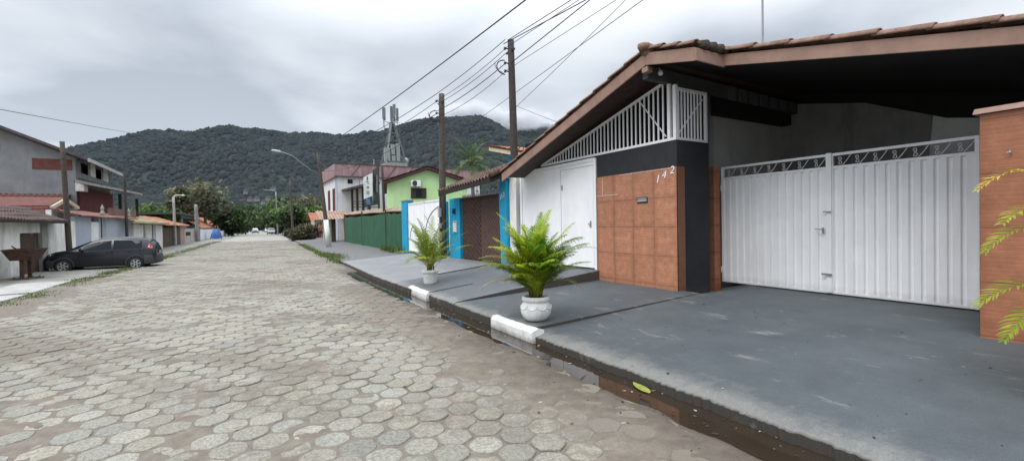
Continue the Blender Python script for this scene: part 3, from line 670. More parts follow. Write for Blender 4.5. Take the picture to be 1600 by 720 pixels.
mb = MB(); mb.box(6.96, 7.16, 11.56, 11.94, .3, 3.0); mb.build('white_post', white_wash, H, bevel=.012)
mb = MB(); mb.box(7.25, 7.29, 11.4, 11.6, .3, 2.95); mb.build('gap_shade', dark_wood, H)  # dark strip standing for the shade behind the gap
# big corrugated double gate
def leaf(y0, y1, name):
    x = 8.70; z0, z1 = .30, 2.69
    mb = MB(); w = .05
    mb.box(x, x+.05, y0, y0+w, z0, z1); mb.box(x, x+.05, y1-w, y1, z0, z1)
    for za, zb in ((z0, z0+.04), (2.43, 2.475), (2.645, 2.69)): mb.box(x+.002, x+.048, y0+w, y1-w, za, zb)
    fr = mb.build(name, white_paint, H, bevel=.004)
    mb = MB(); per = .137; n = int((y1-y0-2*w)/per); per = (y1-y0-2*w)/n; d = .034; vs = []; prof = []
    for k in range(n):
        for a, dd in ((0, 0), (.52, 0), (.64, d), (.88, d)): prof.append((y0+w+per*(k+a), dd))
    prof.append((y1-w, 0))
    for z in (z0+.04, 2.43):
        for y, dd in prof: vs.append((x+.006+dd, y, z))
    m = len(prof); mb.add(vs, [(i, m+i, m+i+1, i+1) for i in range(m-1)])
    mb.add([(x+.05, y0+w, z0+.04), (x+.05, y1-w, z0+.04), (x+.05, y1-w, 2.43), (x+.05, y0+w, 2.43)], [(0, 1, 2, 3)])
    mb.build('corrugated_panel', white_paint, fr)
    # scroll frieze
    mb = MB(); n = 7; s = (y1-y0-2*w)/n; xm = x+.025; st = []
    for k in range(n):
        st.append(len(mb.v))
        yc = y1-w-s*(k+.5); 
        def sp(cy, cz, r0, turns, a0, sg):
            P = []
            for i in range(22):
                t = i/21; a = a0+sg*turns*2*math.pi*t; r = r0*(1-.78*t); P.append((xm, cy+r*math.cos(a), cz+r*math.sin(a)))
            return P
        mb.tube(sp(yc+.03, 2.52, .036, 1.15, 1.2, 1), .0065, 5); mb.tube(sp(yc+.035, 2.592, .034, 1.15, -1.4, -1), .0065, 5)
        mb.tube([(xm, yc-.01, 2.482), (xm, yc-.07, 2.55), (xm, yc-.13, 2.64)], .0065, 5)
    each(mb, 'scrollwork', mat('iron_scroll_paint', (.62, .62, .62), rough=.5, var=.2, bump=0), fr, pieces=st)
    return fr
lf = leaf(4.045, 6.10, 'gate_leaf'); lf2 = leaf(2.18, 4.035, 'gate_leaf')
mb = MB(); mb.box(8.672, 8.699, 4.0, 4.085, .32, 2.70); mb.build('meeting_stile', white_paint, lf, bevel=.003)
mb = MB(); mb.bar((8.645, 4.13, 1.40), (8.645, 4.25, 1.405), .014, .015); mb.box(8.66, 8.672, 4.115, 4.145, 1.33, 1.43); mb.tube([(8.66, 4.13, 1.40), (8.64, 4.13, 1.40)], .01, 6)
mb.build('gate_handle', steel, lf); mb = MB(); mb.bar((8.655, 4.0, 1.70), (8.655, 4.12, 1.70), .02, .02); mb.build('gate_latch', steel, lf); mb = MB(); mb.bar((8.65, 3.99, .63), (8.65, 4.15, .63), .02, .03); mb.build('gate_latch', steel, lf)
mb = MB(); mb.box(8.68, 8.70, 6.07, 6.11, .5, .62); mb.box(8.68, 8.70, 6.07, 6.11, 2.2, 2.32); each(mb, 'hinge', white_paint, lf)
# right-hand gate pillar with sloping tile cap
mb = MB(); mb.box(6.90, 8.78, -.9, 1.73, .1, 2.68); pil = mb.build('pillar', tile_clad('brick_print_tile_dark', y0=1.73, z0=2.62, size=.58, bf=.4, col=(.34, .135, .072)), H, bevel=.005)
mb = MB(); mb.prism([(6.86, 1.78, 2.683), (8.8, 1.78, 2.683), (8.8, 1.78, 2.78), (6.92, 1.78, 2.75)], (0, -2.7, 0)); mb.build('pillar_cap', fascia_mat, pil, bevel=.01)
mb = MB(); mb.lathe([(.001, 0), (.02, .002), (.02, .015), (.008, .02), (.008, .035), (.001, .036)], (6.865, 1.48, 2.24), 12, 'y'); mb.build('bolt', steel, pil)
# aerial mast on the roof
pm = on_x(1192, 70, 9.0)
mb = MB(); mb.tube([(9.0, pm.y, zr(pm.y)), (9.0, pm.y, 6.6)], .02, 8); mb.build('aerial_mast', steel, H)

# ================================================================== POTTED PALMS
def frond_geo(base, az, L, elev, droop, npair, llen, lw, curl=.6, twist=0., tint=(1, 1, 1), rach=.010, lift=.35, fwd=0.):
    V, F3, cols = [], [], []
    P = []; ang = elev; p = np.array(base, float); n = 20; hd = np.array([math.cos(az), math.sin(az), 0.]); up = np.array([0, 0, 1.]); sd = np.array([-math.sin(az), math.cos(az), 0.])
    pts, tan = [], []
    for i in range(n+1):
        d = hd*math.cos(ang)+up*math.sin(ang); pts.append(p.copy()); tan.append(d); p = p+d*(L/n); ang -= droop/n*(.35+1.3*i/n)
    pts = np.array(pts); tan = np.array(tan)
    base_c = np.array(tint)
    # rachis as a thin 3-sided rod
    for i in range(n):
        r0 = rach*(1-.8*i/n); r1 = rach*(1-.8*(i+1)/n); nrm0 = np.cross(sd, tan[i]); k = len(V)
        for q, rr in ((pts[i], r0), (pts[i+1], r1)):
            V += [q+sd*rr, q-sd*rr, q+nrm0*rr]; cols += [base_c*np.array([1.25, 1.15, .8])]*3
        for a, b in ((0, 1), (1, 2), (2, 0)): F3 += [(k+a, k+b, k+3+b), (k+a, k+3+b, k+3+a)]
    t0 = .22
    for i in range(npair):
        t = t0+(1-t0)*i/(npair-1); f = t*n; j = min(int(f), n-1); w = f-j; q = pts[j]*(1-w)+pts[j+1]*w; d = tan[j]; nr = np.cross(d, sd); nr = nr if nr[2] > 0 else -nr
        ll = llen*(math.sin(math.pi*min(1, .18+.82*t)**.75)*.85+.22)*random.uniform(.88, 1.1)
        for sg in (-1, 1):
            fw = .55+fwd+.5*t+random.gauss(0, .12)
            dirv = sd*sg*math.cos(.25)+d*fw+nr*(lift+random.gauss(0, .08)); dirv /= np.linalg.norm(dirv)
            wv = np.cross(dirv, nr); wv /= np.linalg.norm(wv); wv = wv*lw*random.uniform(.8, 1.15)
            sag = np.array([0, 0, -1.])
            m1 = q+dirv*ll*.35-sag*(-.02)*0; m2 = q+dirv*ll*.7+sag*ll*.10*curl; tip = q+dirv*ll*.98+sag*ll*.30*curl
            k = len(V); V += [q+wv*.35, q-wv*.35, m1+wv, m1-wv, m2+wv*.75, m2-wv*.75, tip]
            g = random.uniform(.8, 1.2); cc = base_c*g
            cols += [cc*.85, cc*.85, cc, cc, cc*1.05, cc*1.05, cc*np.array([1.25, 1.1, .9])]
            F3 += [(k, k+1, k+3), (k, k+3, k+2), (k+2, k+3, k+5), (k+2, k+5, k+4), (k+4, k+5, k+6)]
    return np.array(V), np.array(F3), np.array(cols)
def add_frond(parent, *a, name='frond', **k):
    V, F, c = frond_geo(*a, **k); return npmesh(name, V, 3, F.ravel(), frond_mat, parent=parent, col=c)
def garland_pot(root, c, r=.23, h=.36):
    prof = [(.11, 0), (.14, .0), (.175, .03), (.205, .07), (.226, .12), (.232, .17), (.226, .215), (.205, .25), (.188, .268), (.185, .285), (.205, .295), (.212, .315), (.208, .345), (.195, .36), (.178, .358), (.17, .335), (.17, .31)]
    mb = MB(); mb.lathe([(a*r/.23, b*h/.36) for a, b in prof], c, 48); p = mb.build('pot', pot_white, root, smooth=True)
    mb = MB(); n = 9
    for k in range(n):                       # swags with rosettes
        P = []
        for i in range(9):
            t = (k+i/8)*2*math.pi/n; dz = -.035*math.sin(math.pi*i/8); z = .215+dz; rr = (.228+.004*math.sin(math.pi*i/8))*r/.23; P.append((c[0]+rr*math.cos(t), c[1]+rr*math.sin(t), c[2]+z*h/.36))
        mb.tube(P, .010+.003*random.random(), 6)
        t = k*2*math.pi/n; x, y, z = c[0]+.228*r/.23*math.cos(t), c[1]+.228*r/.23*math.sin(t), c[2]+.215*h/.36
        for q in range(5): a = q*1.257; mb.lathe([(.001, -.012), (.012, 0), (.001, .012)], (x-.012*math.sin(t)*math.cos(a), y+.012*math.cos(t)*math.cos(a), z+.013*math.sin(a)), 7)
    mb.build('garland', pot_white, p, smooth=True)
    mb = MB(); mb.lathe([(.001, 0), (.10, .012), (.172, .0)], (c[0], c[1], c[2]+.325*h/.36), 24); s = mb.build('soil', soil, root)
    return p
def areca(root, c, top, nst, nfr, Lr, spread, npair=30, llen=.26, tints=None, az0=None, seed=1, elev=(.75, 1.45), curl=.9, lw=.0085, hzmax=.22, fwd=0.):
    random.seed(seed)
    for k in range(nst):                     # canes
        a = random.uniform(0, 6.28); r = random.uniform(0, .085); h = random.uniform(.16, .42); lean = random.uniform(0, .16)
        x, y = c[0]+r*math.cos(a), c[1]+r*math.sin(a)
        mb = MB(); mb.tube([(x, y, c[2]-.02), (x+lean*.4*math.cos(a), y+lean*.4*math.sin(a), c[2]+h*.5), (x+lean*math.cos(a), y+lean*math.sin(a), c[2]+h)], [.017, .015, .009], 7); mb.build('cane', stem_mat, root, smooth=True)
    for k in range(nfr):
        a = (k*2.399+random.gauss(0, .25)) if az0 is None else az0(k)
        t = k/(nfr-1); el = elev[1]-(elev[1]-elev[0])*t+random.gauss(0, .06)
        L = random.uniform(*Lr)*(1-.15*t); r = random.uniform(.02, .09); hz = random.uniform(.0, hzmax)
        tint = random.choice(tints)
        add_frond(root, (c[0]+r*math.cos(a), c[1]+r*math.sin(a), c[2]+hz), a, L, el, random.uniform(.7, 1.35)*spread*(.7+.5*t), npair, llen*random.uniform(.8, 1.15), lw, tint=tint, curl=curl*random.uniform(.6, 1.4), lift=random.uniform(.0, .5), fwd=fwd)
    random.seed(seed+100)
G1 = [(.15, .26, .012), (.19, .31, .015), (.10, .19, .012), (.12, .22, .014), (.30, .40, .02), (.38, .44, .025), (.25, .36, .016)]
pc = on_z(829, 500, .15); pc = Vector((3.80, 5.78, .145))
P1 = thing('potted_palm', 'bushy bright green areca palm in round white garlanded pot beside driveway of house 142', 'potted plant', pc, 'potted palms along the kerb')
garland_pot(P1, pc)
areca(P1, (pc.x, pc.y, pc.z+.335), 0, 20, 84, (.60, 1.12), .95, npair=36, llen=.29, tints=G1, seed=11, elev=(.92, 1.57), curl=1.6, lw=.0072, hzmax=.40, fwd=.3)
for az, el, L, tint in ((2.5, .72, 1.0, (.42, .38, .10)), (2.75, .95, 1.0, (.36, .38, .04)), (2.6, .40, .9, (.42, .36, .13)), (-.5, 1.0, 1.15, (.16, .20, .04)), (-.4, .65, .95, (.18, .22, .05)), (-.7, .40, .75, (.26, .26, .09))):
    add_frond(P1, (pc.x, pc.y, pc.z+.5), az, L, el, 1.3, 26, .24, .008, tint=tint)
random.seed(77)
for k in range(18):
    add_frond(P1, (pc.x+random.gauss(0, .05), pc.y+random.gauss(0, .05), pc.z+.36+random.uniform(0, .1)), k*2.399, random.uniform(.40, .66), random.uniform(.85, 1.4), random.uniform(.5, 1.0), 20, .24, .007, tint=random.choice(G1), curl=1.3, fwd=.4, lift=.2)
# second pot, tapered
pc2 = Vector((3.98, 10.75, .135))
P2 = thing('potted_palm', 'sparse young palm in tapered white pot on the pale pavement before the blue house', 'potted plant', pc2, 'potted palms along the kerb')
mb = MB(); mb.lathe([(.12, 0), (.14, 0), (.15, .04), (.165, .15), (.175, .27), (.18, .285), (.2, .29), (.205, .31), (.205, .35), (.19, .365), (.175, .36), (.17, .33)], pc2, 40); p = mb.build('pot', pot_white, P2, smooth=True)
mb = MB(); 
for k in range(10): a = k*.6283; mb.lathe([(.001, -.02), (.018, 0), (.001, .02)], (pc2.x+.172*math.cos(a), pc2.y+.172*math.sin(a), pc2.z+.2), 7)
each(mb, 'rosette', pot_white, p, smooth=True)
mb = MB(); mb.lathe([(.001, 0), (.1, .01), (.172, 0)], (pc2.x, pc2.y, pc2.z+.33), 20); mb.build('soil', soil, P2)
G2 = [(.17, .25, .02), (.22, .30, .025), (.13, .20, .02), (.32, .36, .03)]
areca(P2, (pc2.x, pc2.y, pc2.z+.34), 0, 8, 26, (.85, 1.45), 1.05, npair=28, llen=.25, tints=G2, seed=23, elev=(.8, 1.54), curl=1.3)
# third palm, its fronds reaching in beside the pillar
pc3 = Vector((5.75, .68, .20))
P3 = thing('potted_palm', 'yellow-green palm fronds reaching in beside the brick-print pillar at the right edge', 'potted plant', pc3, 'potted palms along the kerb')
garland_pot(P3, pc3)
random.seed(5)
areca(P3, (pc3.x, pc3.y, pc3.z+.335), 0, 9, 16, (.6, .85), 1.0, npair=30, llen=.25, tints=G1, seed=31, az0=lambda k: -2.4+3.6*((k*.618) % 1))
for az, el, L, dr, z, tint in ((2.5, 1.10, 1.22, 2.1, 1.22, (.55, .42, .06)), (2.7, .85, 1.12, 1.7, 1.08, (.33, .42, .03)), (2.55, .80, 1.10, 1.9, .98, (.29, .38, .03)), (2.5, .55, 1.05, 1.5, .66, (.30, .38, .03)), (2.65, .40, 1.0, 1.6, .60, (.26, .34, .03)), (2.75, .25, .80, 1.2, .36, (.24, .36, .04))):
    add_frond(P3, (pc3.x, pc3.y, pc3.z+z), az, L, el, dr, 28, .24, .0085, tint=tint)
# litter: grit, twigs and dry leaf bits in the gutter and on the pavement
lv, lf_, lc = [], [], []
for i in range(520):
    if i < 330: y = random.uniform(.9, 9)**1.0; d = abs(random.gauss(.45, .4)); x = right_edge(y)-d; z = dirt_h(x, y)+.001 if d > .4 else -.030
    elif i < 430: y = random.uniform(.9, 5.2); x = random.uniform(3.5, 6.8); z = .085+(x-3.4)/3.6*.195+.002
    else: y = random.uniform(1.5, 16); x = random.uniform(-3.5, 2.3); z = .008
    a = random.random()*6.28; L_ = random.choice((.008, .010, .014, .02, .03))*random.uniform(.6, 1.2); W_ = L_*random.uniform(.2, .8); h = min(L_, W_)*random.uniform(.2, .7)
    c_, s_ = math.cos(a), math.sin(a); k = len(lv)
    for u, v_, hh in ((-1, -.3, 0), (.2, -1, 0), (1, .2, 0), (-.2, 1, 0), (0, 0, 1)): lv.append((x+c_*u*L_-s_*v_*W_, y+s_*u*L_+c_*v_*W_, z+hh*h+.001))
    cl = random.choice([(.03, .024, .018)]*4+[(.10, .07, .04), (.16, .13, .09), (.30, .28, .25), (.20, .15, .05)]); lc += [cl]*5
    lf_ += [k, k+1, k+4, k+1, k+2, k+4, k+2, k+3, k+4, k+3, k, k+4]
stuff(npmesh('litter', np.array(lv), 3, np.array(lf_), mat('dry_litter', (1, 1, 1), attr=True, var=.2, bump=0), col=np.array(lc)))
# white kerb stones by the pots
def kerb_stone(y0, y1, x0, label, jog=0):
    mb = MB()
    def sec(y, k): 
        return [(x0-.08, y, -.06), (x0+.09, y, -.06), (x0+.09, y, .130), (x0+.02, y, .146), (x0-.05, y, .138), (x0-.082, y, .102)]
    ys = [y0+(y1-y0)*i/12 for i in range(13)]; vs = []
    for i, y in enumerate(ys): vs += [(x+jog*(i/12)**2+random.gauss(0, .004), yy, z+random.gauss(0, .004)) for x, yy, z in sec(y, i)]
    mb.add(vs, [(i*6+k, i*6+(k+1) % 6, (i+1)*6+(k+1) % 6, (i+1)*6+k) for i in range(12) for k in range(6)]+[tuple(range(6)), tuple(range(72, 78))[::-1]])
    o = mb.build('kerb_stone', mat('whitewashed_kerb', (.70, .70, .68), rough=.8, var=.12, sc=9, bump=.5, bsc=40, splash=((.08, .068, .055), -.02, .10, .9), grime=((.33, .30, .27), .5)), org=(x0, y0, 0), bevel=.012)
    tag(o, label, 'kerb stone', 'white painted kerb stones')
kerb_stone(5.22, 6.42, 3.455, 'white painted kerb stone at the foot of the bushy palm pot')
kerb_stone(9.35, 10.75, 3.46, 'white painted kerb stone near the sparse palm in the tapered pot', jog=.06)
# fallen leaf in the gutter
lp = Vector((3.335, 3.23, -.026)); mb = MB(); n = 10; vs = []
for i in range(n+1):
    t = i/n; w = .052*math.sin(math.pi*t**.8)**.8; y = -.115+.23*t
    y *= 1.3; vs += [(-w, y, .004+.004*math.sin(t*5)), (0, y, .001+.003*t), (w, y, .005)]
mb.add(vs, [(i*3+k, i*3+k+1, i*3+k+4, i*3+k+3) for i in range(n) for k in (0, 1)])
lo = mb.build('fallen_leaf', mat('yellow_leaf', (.23, .24, .05), var=.4, sc=35, bump=0)); lo.location = lp; lo.rotation_euler = (.03, .02, -.25)
tag(lo, 'yellow fallen leaf lying in the muddy water along the kerb', 'leaf')

# ================================================================== RIGHT SIDE: BLUE HOUSE 152
B = thing('blue_house', 'cyan house 152 with brown herringbone gate under a clay tile canopy and white gate', 'house', (6.9, 15.5, .3))
mb = MB(); mb.box(6.88, 7.2, 15.42, 16.36, .1, 2.56); mb.build('pillar', cyan_paint, B, bevel=.01)
mb = MB(); mb.prism([(6.86, 11.97, .1), (6.86, 12.32, .1), (6.86, 12.42, 2.45), (6.86, 12.30, 2.98), (6.86, 11.97, 2.9)], (.26, 0, 0)); pr = mb.build('pillar', cyan_paint, B, bevel=.01)
for ch, y, z in (('1', 12.33, 2.32), ('5', 12.24, 2.36), ('2', 12.13, 2.40)):
    text_mesh('house_number_digit', ch, white_rail, pr, .15, lambda x, yy, d, y=y, z=z: (6.858-d, y-x*.9, z+yy), depth=.012)
# herringbone plank gate
mb = MB(); mb.box(6.99, 7.03, 12.34, 15.40, .34, 2.46); bg = mb.build('plank_gate', brown_gate, B)
mb = MB()
for (ya, yb, sg) in ((12.40, 13.86, 1), (13.90, 15.36, -1)):
    for k in range(-14, 22):
        # diagonal planks clipped to the leaf
        z0 = .36+k*.165; P = []
        def clip(poly, f):
            out = []
            for a, b in zip(poly, poly[1:]+poly[:1]):
                fa, fb = f(a), f(b)
                if fa >= 0: out.append(a)
                if fa*fb < 0: t = fa/(fa-fb); out.append((a[0]+(b[0]-a[0])*t, a[1]+(b[1]-a[1])*t))
            return out
        sl = 1.55; w = .118
        q = [(ya, z0), (yb, z0+sl*(yb-ya)), (yb, z0+sl*(yb-ya)+w), (ya, z0+w)]
        if sg < 0: q = [(ya+yb-y, z) for y, z in q]
        q = clip(clip(q, lambda p: p[1]-.38), lambda p: 2.42-p[1])
        if len(q) >= 3: mb.prism([(6.968+random.uniform(0, .008), y, z) for y, z in q], (.024, 0, 0))
mb.build('plank', brown_gate, bg, bevel=.004)
mb = MB()
for (ya, yb, sg) in ((12.40, 13.86, 1), (13.90, 15.36, -1)):
    for k in range(-14, 22):
        z0 = .36+k*.165-.012; sl = 1.55; q = [(ya, z0), (yb, z0+sl*(yb-ya)), (yb, z0+sl*(yb-ya)+.034), (ya, z0+.034)]
        if sg < 0: q = [(ya+yb-y, z) for y, z in q]
        q = clip(clip(q, lambda p: p[1]-.38), lambda p: 2.42-p[1])
        if len(q) >= 3: mb.prism([(6.962, y, z) for y, z in q], (.01, 0, 0))
mb.build('worn_lath', slat_edge, bg)
mb = MB(); mb.box(6.95, 7.02, 12.35, 15.40, 2.46, 2.53); mb.box(6.97, 7.01, 13.86, 13.90, .36, 2.46); mb.build('gate_rail', brown_gate, bg, bevel=.004)
mb = MB()
for k in range(24): y = 12.45+k*.125; mb.lathe([(.03, 0), (.026, .05), (.014, .09), (.001, .14)], (6.985, y, 2.53), 6)
each(mb, 'spike', mat('pale_spike', (.42, .42, .44), var=.3), bg)
# canopy
mb = MB(); U = Vector((0, -4.05, .16)); V = Vector((1.7, 0, .72)); o = Vector((6.25, 15.9, 2.80))
mb.tiles(o, U, V, period=.2, row=.34, amp=.035); can = mb.build('canopy_tiles', old_tile, B, smooth=True)
mb = MB(); n = Vector((-.72, 0, 1.7)).normalized()
mb.hexa([o-n*.13, o+U-n*.13, o+U+V-n*.13, o+V-n*.13, o-n*.05, o+U-n*.05, o+U+V-n*.05, o+V-n*.05]); mb.bar(o+Vector((.03, 0, -.09)), o+U+Vector((.03, 0, -.09)), .03, .16); mb.bar(o+Vector((.62, .1, .12)), o+U+Vector((.62, 0, .12)), .12, .14)
for k in range(9): p = o+U*(k/8); mb.bar(p+Vector((.05, -.03, -.12)), p+V*.98+Vector((0, -.03, -.14)), .05, .08)
mb.build('canopy_frame', dark_wood, B)
mb = MB()
for k in range(12):
    t = k*.9/11; p = o+U+V*t; q = o+U+V*(t+.1); mb.tube([p+Vector((0, -.02, .06)), q+Vector((0, -.02, .05))], [.10, .085], 8)
mb.build('canopy_verge_tile', old_tile, can, smooth=True)
mb = MB(); mb.lathe([(.001, -.055), (.035, -.045), (.055, 0), (.035, .045), (.001, .055)], (6.62, 13.42, 2.64), 14); mb.tube([(6.62, 13.42, 2.68), (6.62, 13.42, 2.85)], .015, 6); mb.build('bulb_lamp', mat('opal_lamp_globe', (.85, .85, .85), var=0, bump=0, rough=.2), B, smooth=True)
# wall-mounted boxes on the pillar
mb = MB(); mb.box(6.84, 6.88, 15.62, 15.98, 1.28, 1.72); mbx = mb.build('meter_box', concrete_light, B, bevel=.008)
mb = MB(); 
for z in (1.34, 1.42, 1.50, 1.58): mb.box(6.832, 6.84, 15.66, 15.94, z, z+.045)
mb.build('meter_louvre', white_wash, mbx)
mb = MB(); mb.box(6.83, 6.88, 15.78, 15.98, 1.98, 2.18); mb.lathe([(.001, 0), (.05, .002), (.04, .03), (.001, .035)], (6.83, 15.88, 2.05), 12, 'y'); mb.build('intercom', mat('dark_blue_intercom', (.012, .04, .12), var=.1, bump=0, rough=.4), B, bevel=.01)
# white sheet gate with a cut-out curve
mb = MB(); mb.box(6.96, 7.02, 17.15, 21.55, .36, 2.62); wg2 = mb.build('sliding_gate', white_paint, B, bevel=.006)
mb = MB()
for y in (17.17, 19.32, 21.50): mb.box(6.935, 6.96, y-.03, y+.03, .36, 2.62)
mb.box(6.935, 6.96, 17.2, 21.47, 2.56, 2.62); mb.box(6.935, 6.96, 17.2, 21.47, .36, .42); mb.build('gate_frame', white_rail, wg2)
mb = MB()
for k in range(3):
    P = [(6.945, 17.25+2.1*t, .95+k*.0+(.25+.14*k)*1+ (1.0-.1*k)*(1-math.cos(t*1.35))*1.1) for t in [i/12 for i in range(13)]]
    if k == 0: mb.tube(P, .014, 6)
P = [(6.945, 17.25+2.0*math.sin(t), 2.35-1.25*(1-math.cos(t))) for t in [i/14*math.pi/2 for i in range(15)]]; mb.tube(P, .016, 6)
P = [(6.945, 19.4+1.9*math.sin(t), 1.0+.55*math.sin(2*t)) for t in [i/14*math.pi/2 for i in range(15)]]; mb.tube(P, .016, 6)
mb.build('curved_trim', steel, wg2)
mb = MB(); mb.box(6.88, 7.2, 21.58, 22.42, .1, 2.76); mb.box(6.9, 7.1, 16.95, 17.13, .1, 2.5); each(mb, 'gate_post', cyan_paint, B, bevel=.01)
mb = MB(); mb.box(6.85, 7.23, 21.55, 22.46, 2.76, 2.80); mb.build('post_cap', concrete, B)
# body of the house behind and its upper storey
mb = MB(); mb.prism([(10.2, 12.5, 0), (10.2, 17.6, 0), (10.2, 17.6, 4.66), (10.2, 12.5, 3.50)], (4.8, 0, 0)); mb.build('wall', cyan_paint, B); mb = MB(); mb.box(7.3, 7.45, 12.0, 12.4, 0, 2.6); mb.build('wall', cyan_paint, B)
p0 = on_x(763, 232, 9.6)
mb = MB(); mb.prism([(9.6, 18.2, 4.84), (9.6, 18.2, 5.0), (9.6, 12.2, 3.62), (9.6, 12.2, 3.46)], (5.5, 0, 0)); mb.build('cream_fascia', mat('cream_fascia_board', (.62, .55, .36), var=.1), B)
mb = MB(); mb.tiles((9.5, 12.1, 3.64), (5.7, 0, 0), (0, 6.2, 1.43), period=.22, row=.36); mb.build('upper_roof_tiles', orange_tile, B, smooth=True)

# ================================================================== POLES AND CABLES
def pole(name, label, base, top, r0, r1, m, group=None):
    t = thing(name, label, 'utility pole', base, group); mb = MB()
    P = [Vector(base).lerp(Vector(top), k/8) for k in range(9)]; mb.tube(P, [r0+(r1-r0)*k/8 for k in range(9)], 12); mb.build('shaft', m, t, smooth=True); return t
top1 = Vector((6.63, 16.22, 6.55)); base1 = Vector((6.64, 16.62, .1))
base1 = Vector((6.66, 16.55, .1)); top1 = on_x(690, 147, 6.66)
U1 = pole('utility_pole', 'weathered wooden pole with white meter boxes beside the cyan pillar of house 152', base1, top1, .15, .105, wood_post, 'wooden poles carrying the cables on the right')
mb = MB(); 
for z, h, w in ((2.05, .34, .15), (1.55, .2, .13), (1.15, .34, .14)): mb.box(base1.x-.20, base1.x-.10, base1.y-.12-w/2, base1.y-.12+w/2, z-h/2, z+h/2)
each(mb, 'pole_box', concrete_light, U1, bevel=.01)
mb = MB(); mb.tube([(base1.x-.12, base1.y-.14, .1), (base1.x-.12, base1.y-.14, 2.2), (base1.x-.11, base1.y-.12, 2.9)], .025, 8); mb.build('conduit', dark_steel, U1)
base2 = Vector((7.42, 12.28, 0)); top2 = on_x(798, 63, 7.42)
U2 = pole('utility_pole', 'dark wooden pole rising behind the low end of the gabled roof of house 142', base2, top2, .14, .10, dark_pole, 'wooden poles carrying the cables on the right')
for U, top, s in ((U1, top1, 1), (U2, top2, 1)):
    mb = MB(); mb.bar(top+Vector((-.02, -.25, -.35)), top+Vector((-.02, .25, -.35)), .05, .06); mb.build('cross_bar', dark_steel, U)
    mb = MB(); st = []
    for k in (-.3, -.75, -1.0): st.append(len(mb.v)); mb.tube([top+Vector((-.11, 0, k)), top+Vector((-.20, 0, k+.02))], .02, 6); mb.lathe([(.001, -.05), (.03, -.04), (.04, 0), (.03, .04), (.001, .05)], tuple(top+Vector((-.22, 0, k))), 8)
    each(mb, 'insulator', dark_steel, U, pieces=st)
    P = [top+Vector((-.18-.28*math.sin(t), .1, -.95-.22*math.cos(t)+.1)) for t in [math.pi*i/12 for i in range(13)]]
    mb = MB(); mb.tube(P, .018, 6); mb.tube([q+Vector((0, .12, .1)) for q in P[:8]], .01, 5); mb.build('drip_loop', wire_mat, U)
bl = on_z(514, 384, .22); tl = on_x(497, 238, bl.x+.0); tl = Vector((bl.x, bl.y+.1, 0))+Vector((0, 0, on_y(499, 238, bl.y).z)); tl.x = on_y(497, 238, bl.y).x
ULP = pole('street_lamp', 'leaning street lamp pole with white painted foot and long curved arm', bl-Vector((0, 0, .2)), tl, .16, .10, wood_post)
ULP['category'] = 'street lamp'
mb = MB(); d = tl-bl; mb.tube([bl-Vector((0, 0, .2)), bl+d*.28], [.185, .165], 14); mb.build('white_foot', white_wash, ULP, smooth=True)
la = on_y(497, 272, bl.y-.1); lb = on_y(438, 237, bl.y-2.0)
mb = MB(); mb.tube([la, la.lerp(lb, .35)+Vector((0, 0, .02)), la.lerp(lb, .7)+Vector((0, 0, .20)), lb], .035, 8); mb.build('lamp_arm', steel, ULP, smooth=True)
dv = (lb-la); dv.z = 0; dv.normalize()
mb = MB(); mb.lathe([(.001, -.09), (.09, -.06), (.12, 0), (.08, .06), (.001, .08)], (0, 0, 0), 14); mb.v = [tuple(Vector((0, 0, 0))+lb+dv*(v[0]*3.4+.3)+Vector((-dv.y, dv.x, 0))*v[1]*1.1+Vector((0, 0, v[2]*.9))) for v in mb.v]
mb.build('lamp_head', white_wall, ULP, smooth=True)
# slender far poles
def simple_pole(px0, py0, px1, py1, Y, label, r=.11, m=wood_post, name='utility_pole', arm=None):
    a = on_y(px0, py0, Y); b = on_y(px1, py1, Y); t = pole(name, label, Vector((a.x, a.y, -.1)), b, r*1.15, r*.8, m)
    return t, a, b
simple_pole(458, 376, 453, 282, 78, 'far grey pole rising from the roadside trees on the right', .17)
simple_pole(468, 372, 464, 318, 100, 'short far pole among the roadside trees on the right', .16)
t, a, b = simple_pole(434, 368, 431, 300, 112, 'far thin lamp post above the right-hand roadside trees', .13, steel, 'street_lamp'); t['category'] = 'street lamp'
mb = MB(); mb.tube([b, b+Vector((-.8, -.4, .25)), b+Vector((-2.2, -1, .4))], .07, 6); mb.lathe([(.001, -.06), (.14, 0), (.001, .06)], tuple(b+Vector((-2.4, -1.1, .4))), 8); mb.build('lamp_arm', steel, t)
def cable(name, label, a, b, sag, r=.012, m=wire_mat, group='overhead cables above the right-hand pavement', n=28):
    P = []
    for i in range(n+1): t = i/n; q = Vector(a).lerp(Vector(b), t); q.z -= sag*4*t*(1-t); P.append(q)
    mb = MB(); mb.tube(P, r*.8, 5); o = mb.build(name, m, org=tuple(a)); tag(o, label, 'cable', group); return o
nearpt = lambda px, py, x: on_x(px, py, x)
def through(top, px, py, x, ext=2.2):
    """cable from top through the sighted point and on to the next pole behind the viewer"""
    q = on_x(px, py, x); return q+(q-top)*(ext-1)
specs = [(top2+Vector((-.1, 0, -.02)), 893, 0, 7.2, .014), (top2+Vector((-.22, 0, -.3)), 905, 0, 7.2, .011), (top2+Vector((-.2, .1, -.12)), 916, 0, 7.25, .017), (top2+Vector((-.05, 0, -.75)), 922, 0, 7.3, .017), (top2+Vector((-.22, 0, -1.0)), 963, 0, 7.6, .009)]
for i, (a, px, py, x, r) in enumerate(specs):
    cable('overhead_cable', ['uppermost black cable leaving the top of the dark pole toward the viewer', 'thin black cable just under the pole top toward the viewer', 'thick black cable tied at the dark pole head toward the viewer', 'thick lower black cable from the dark pole toward the viewer', 'thin lowest cable from the dark pole rack toward the viewer'][i], a, through(a, px, py, x, 1.9), .0, r)
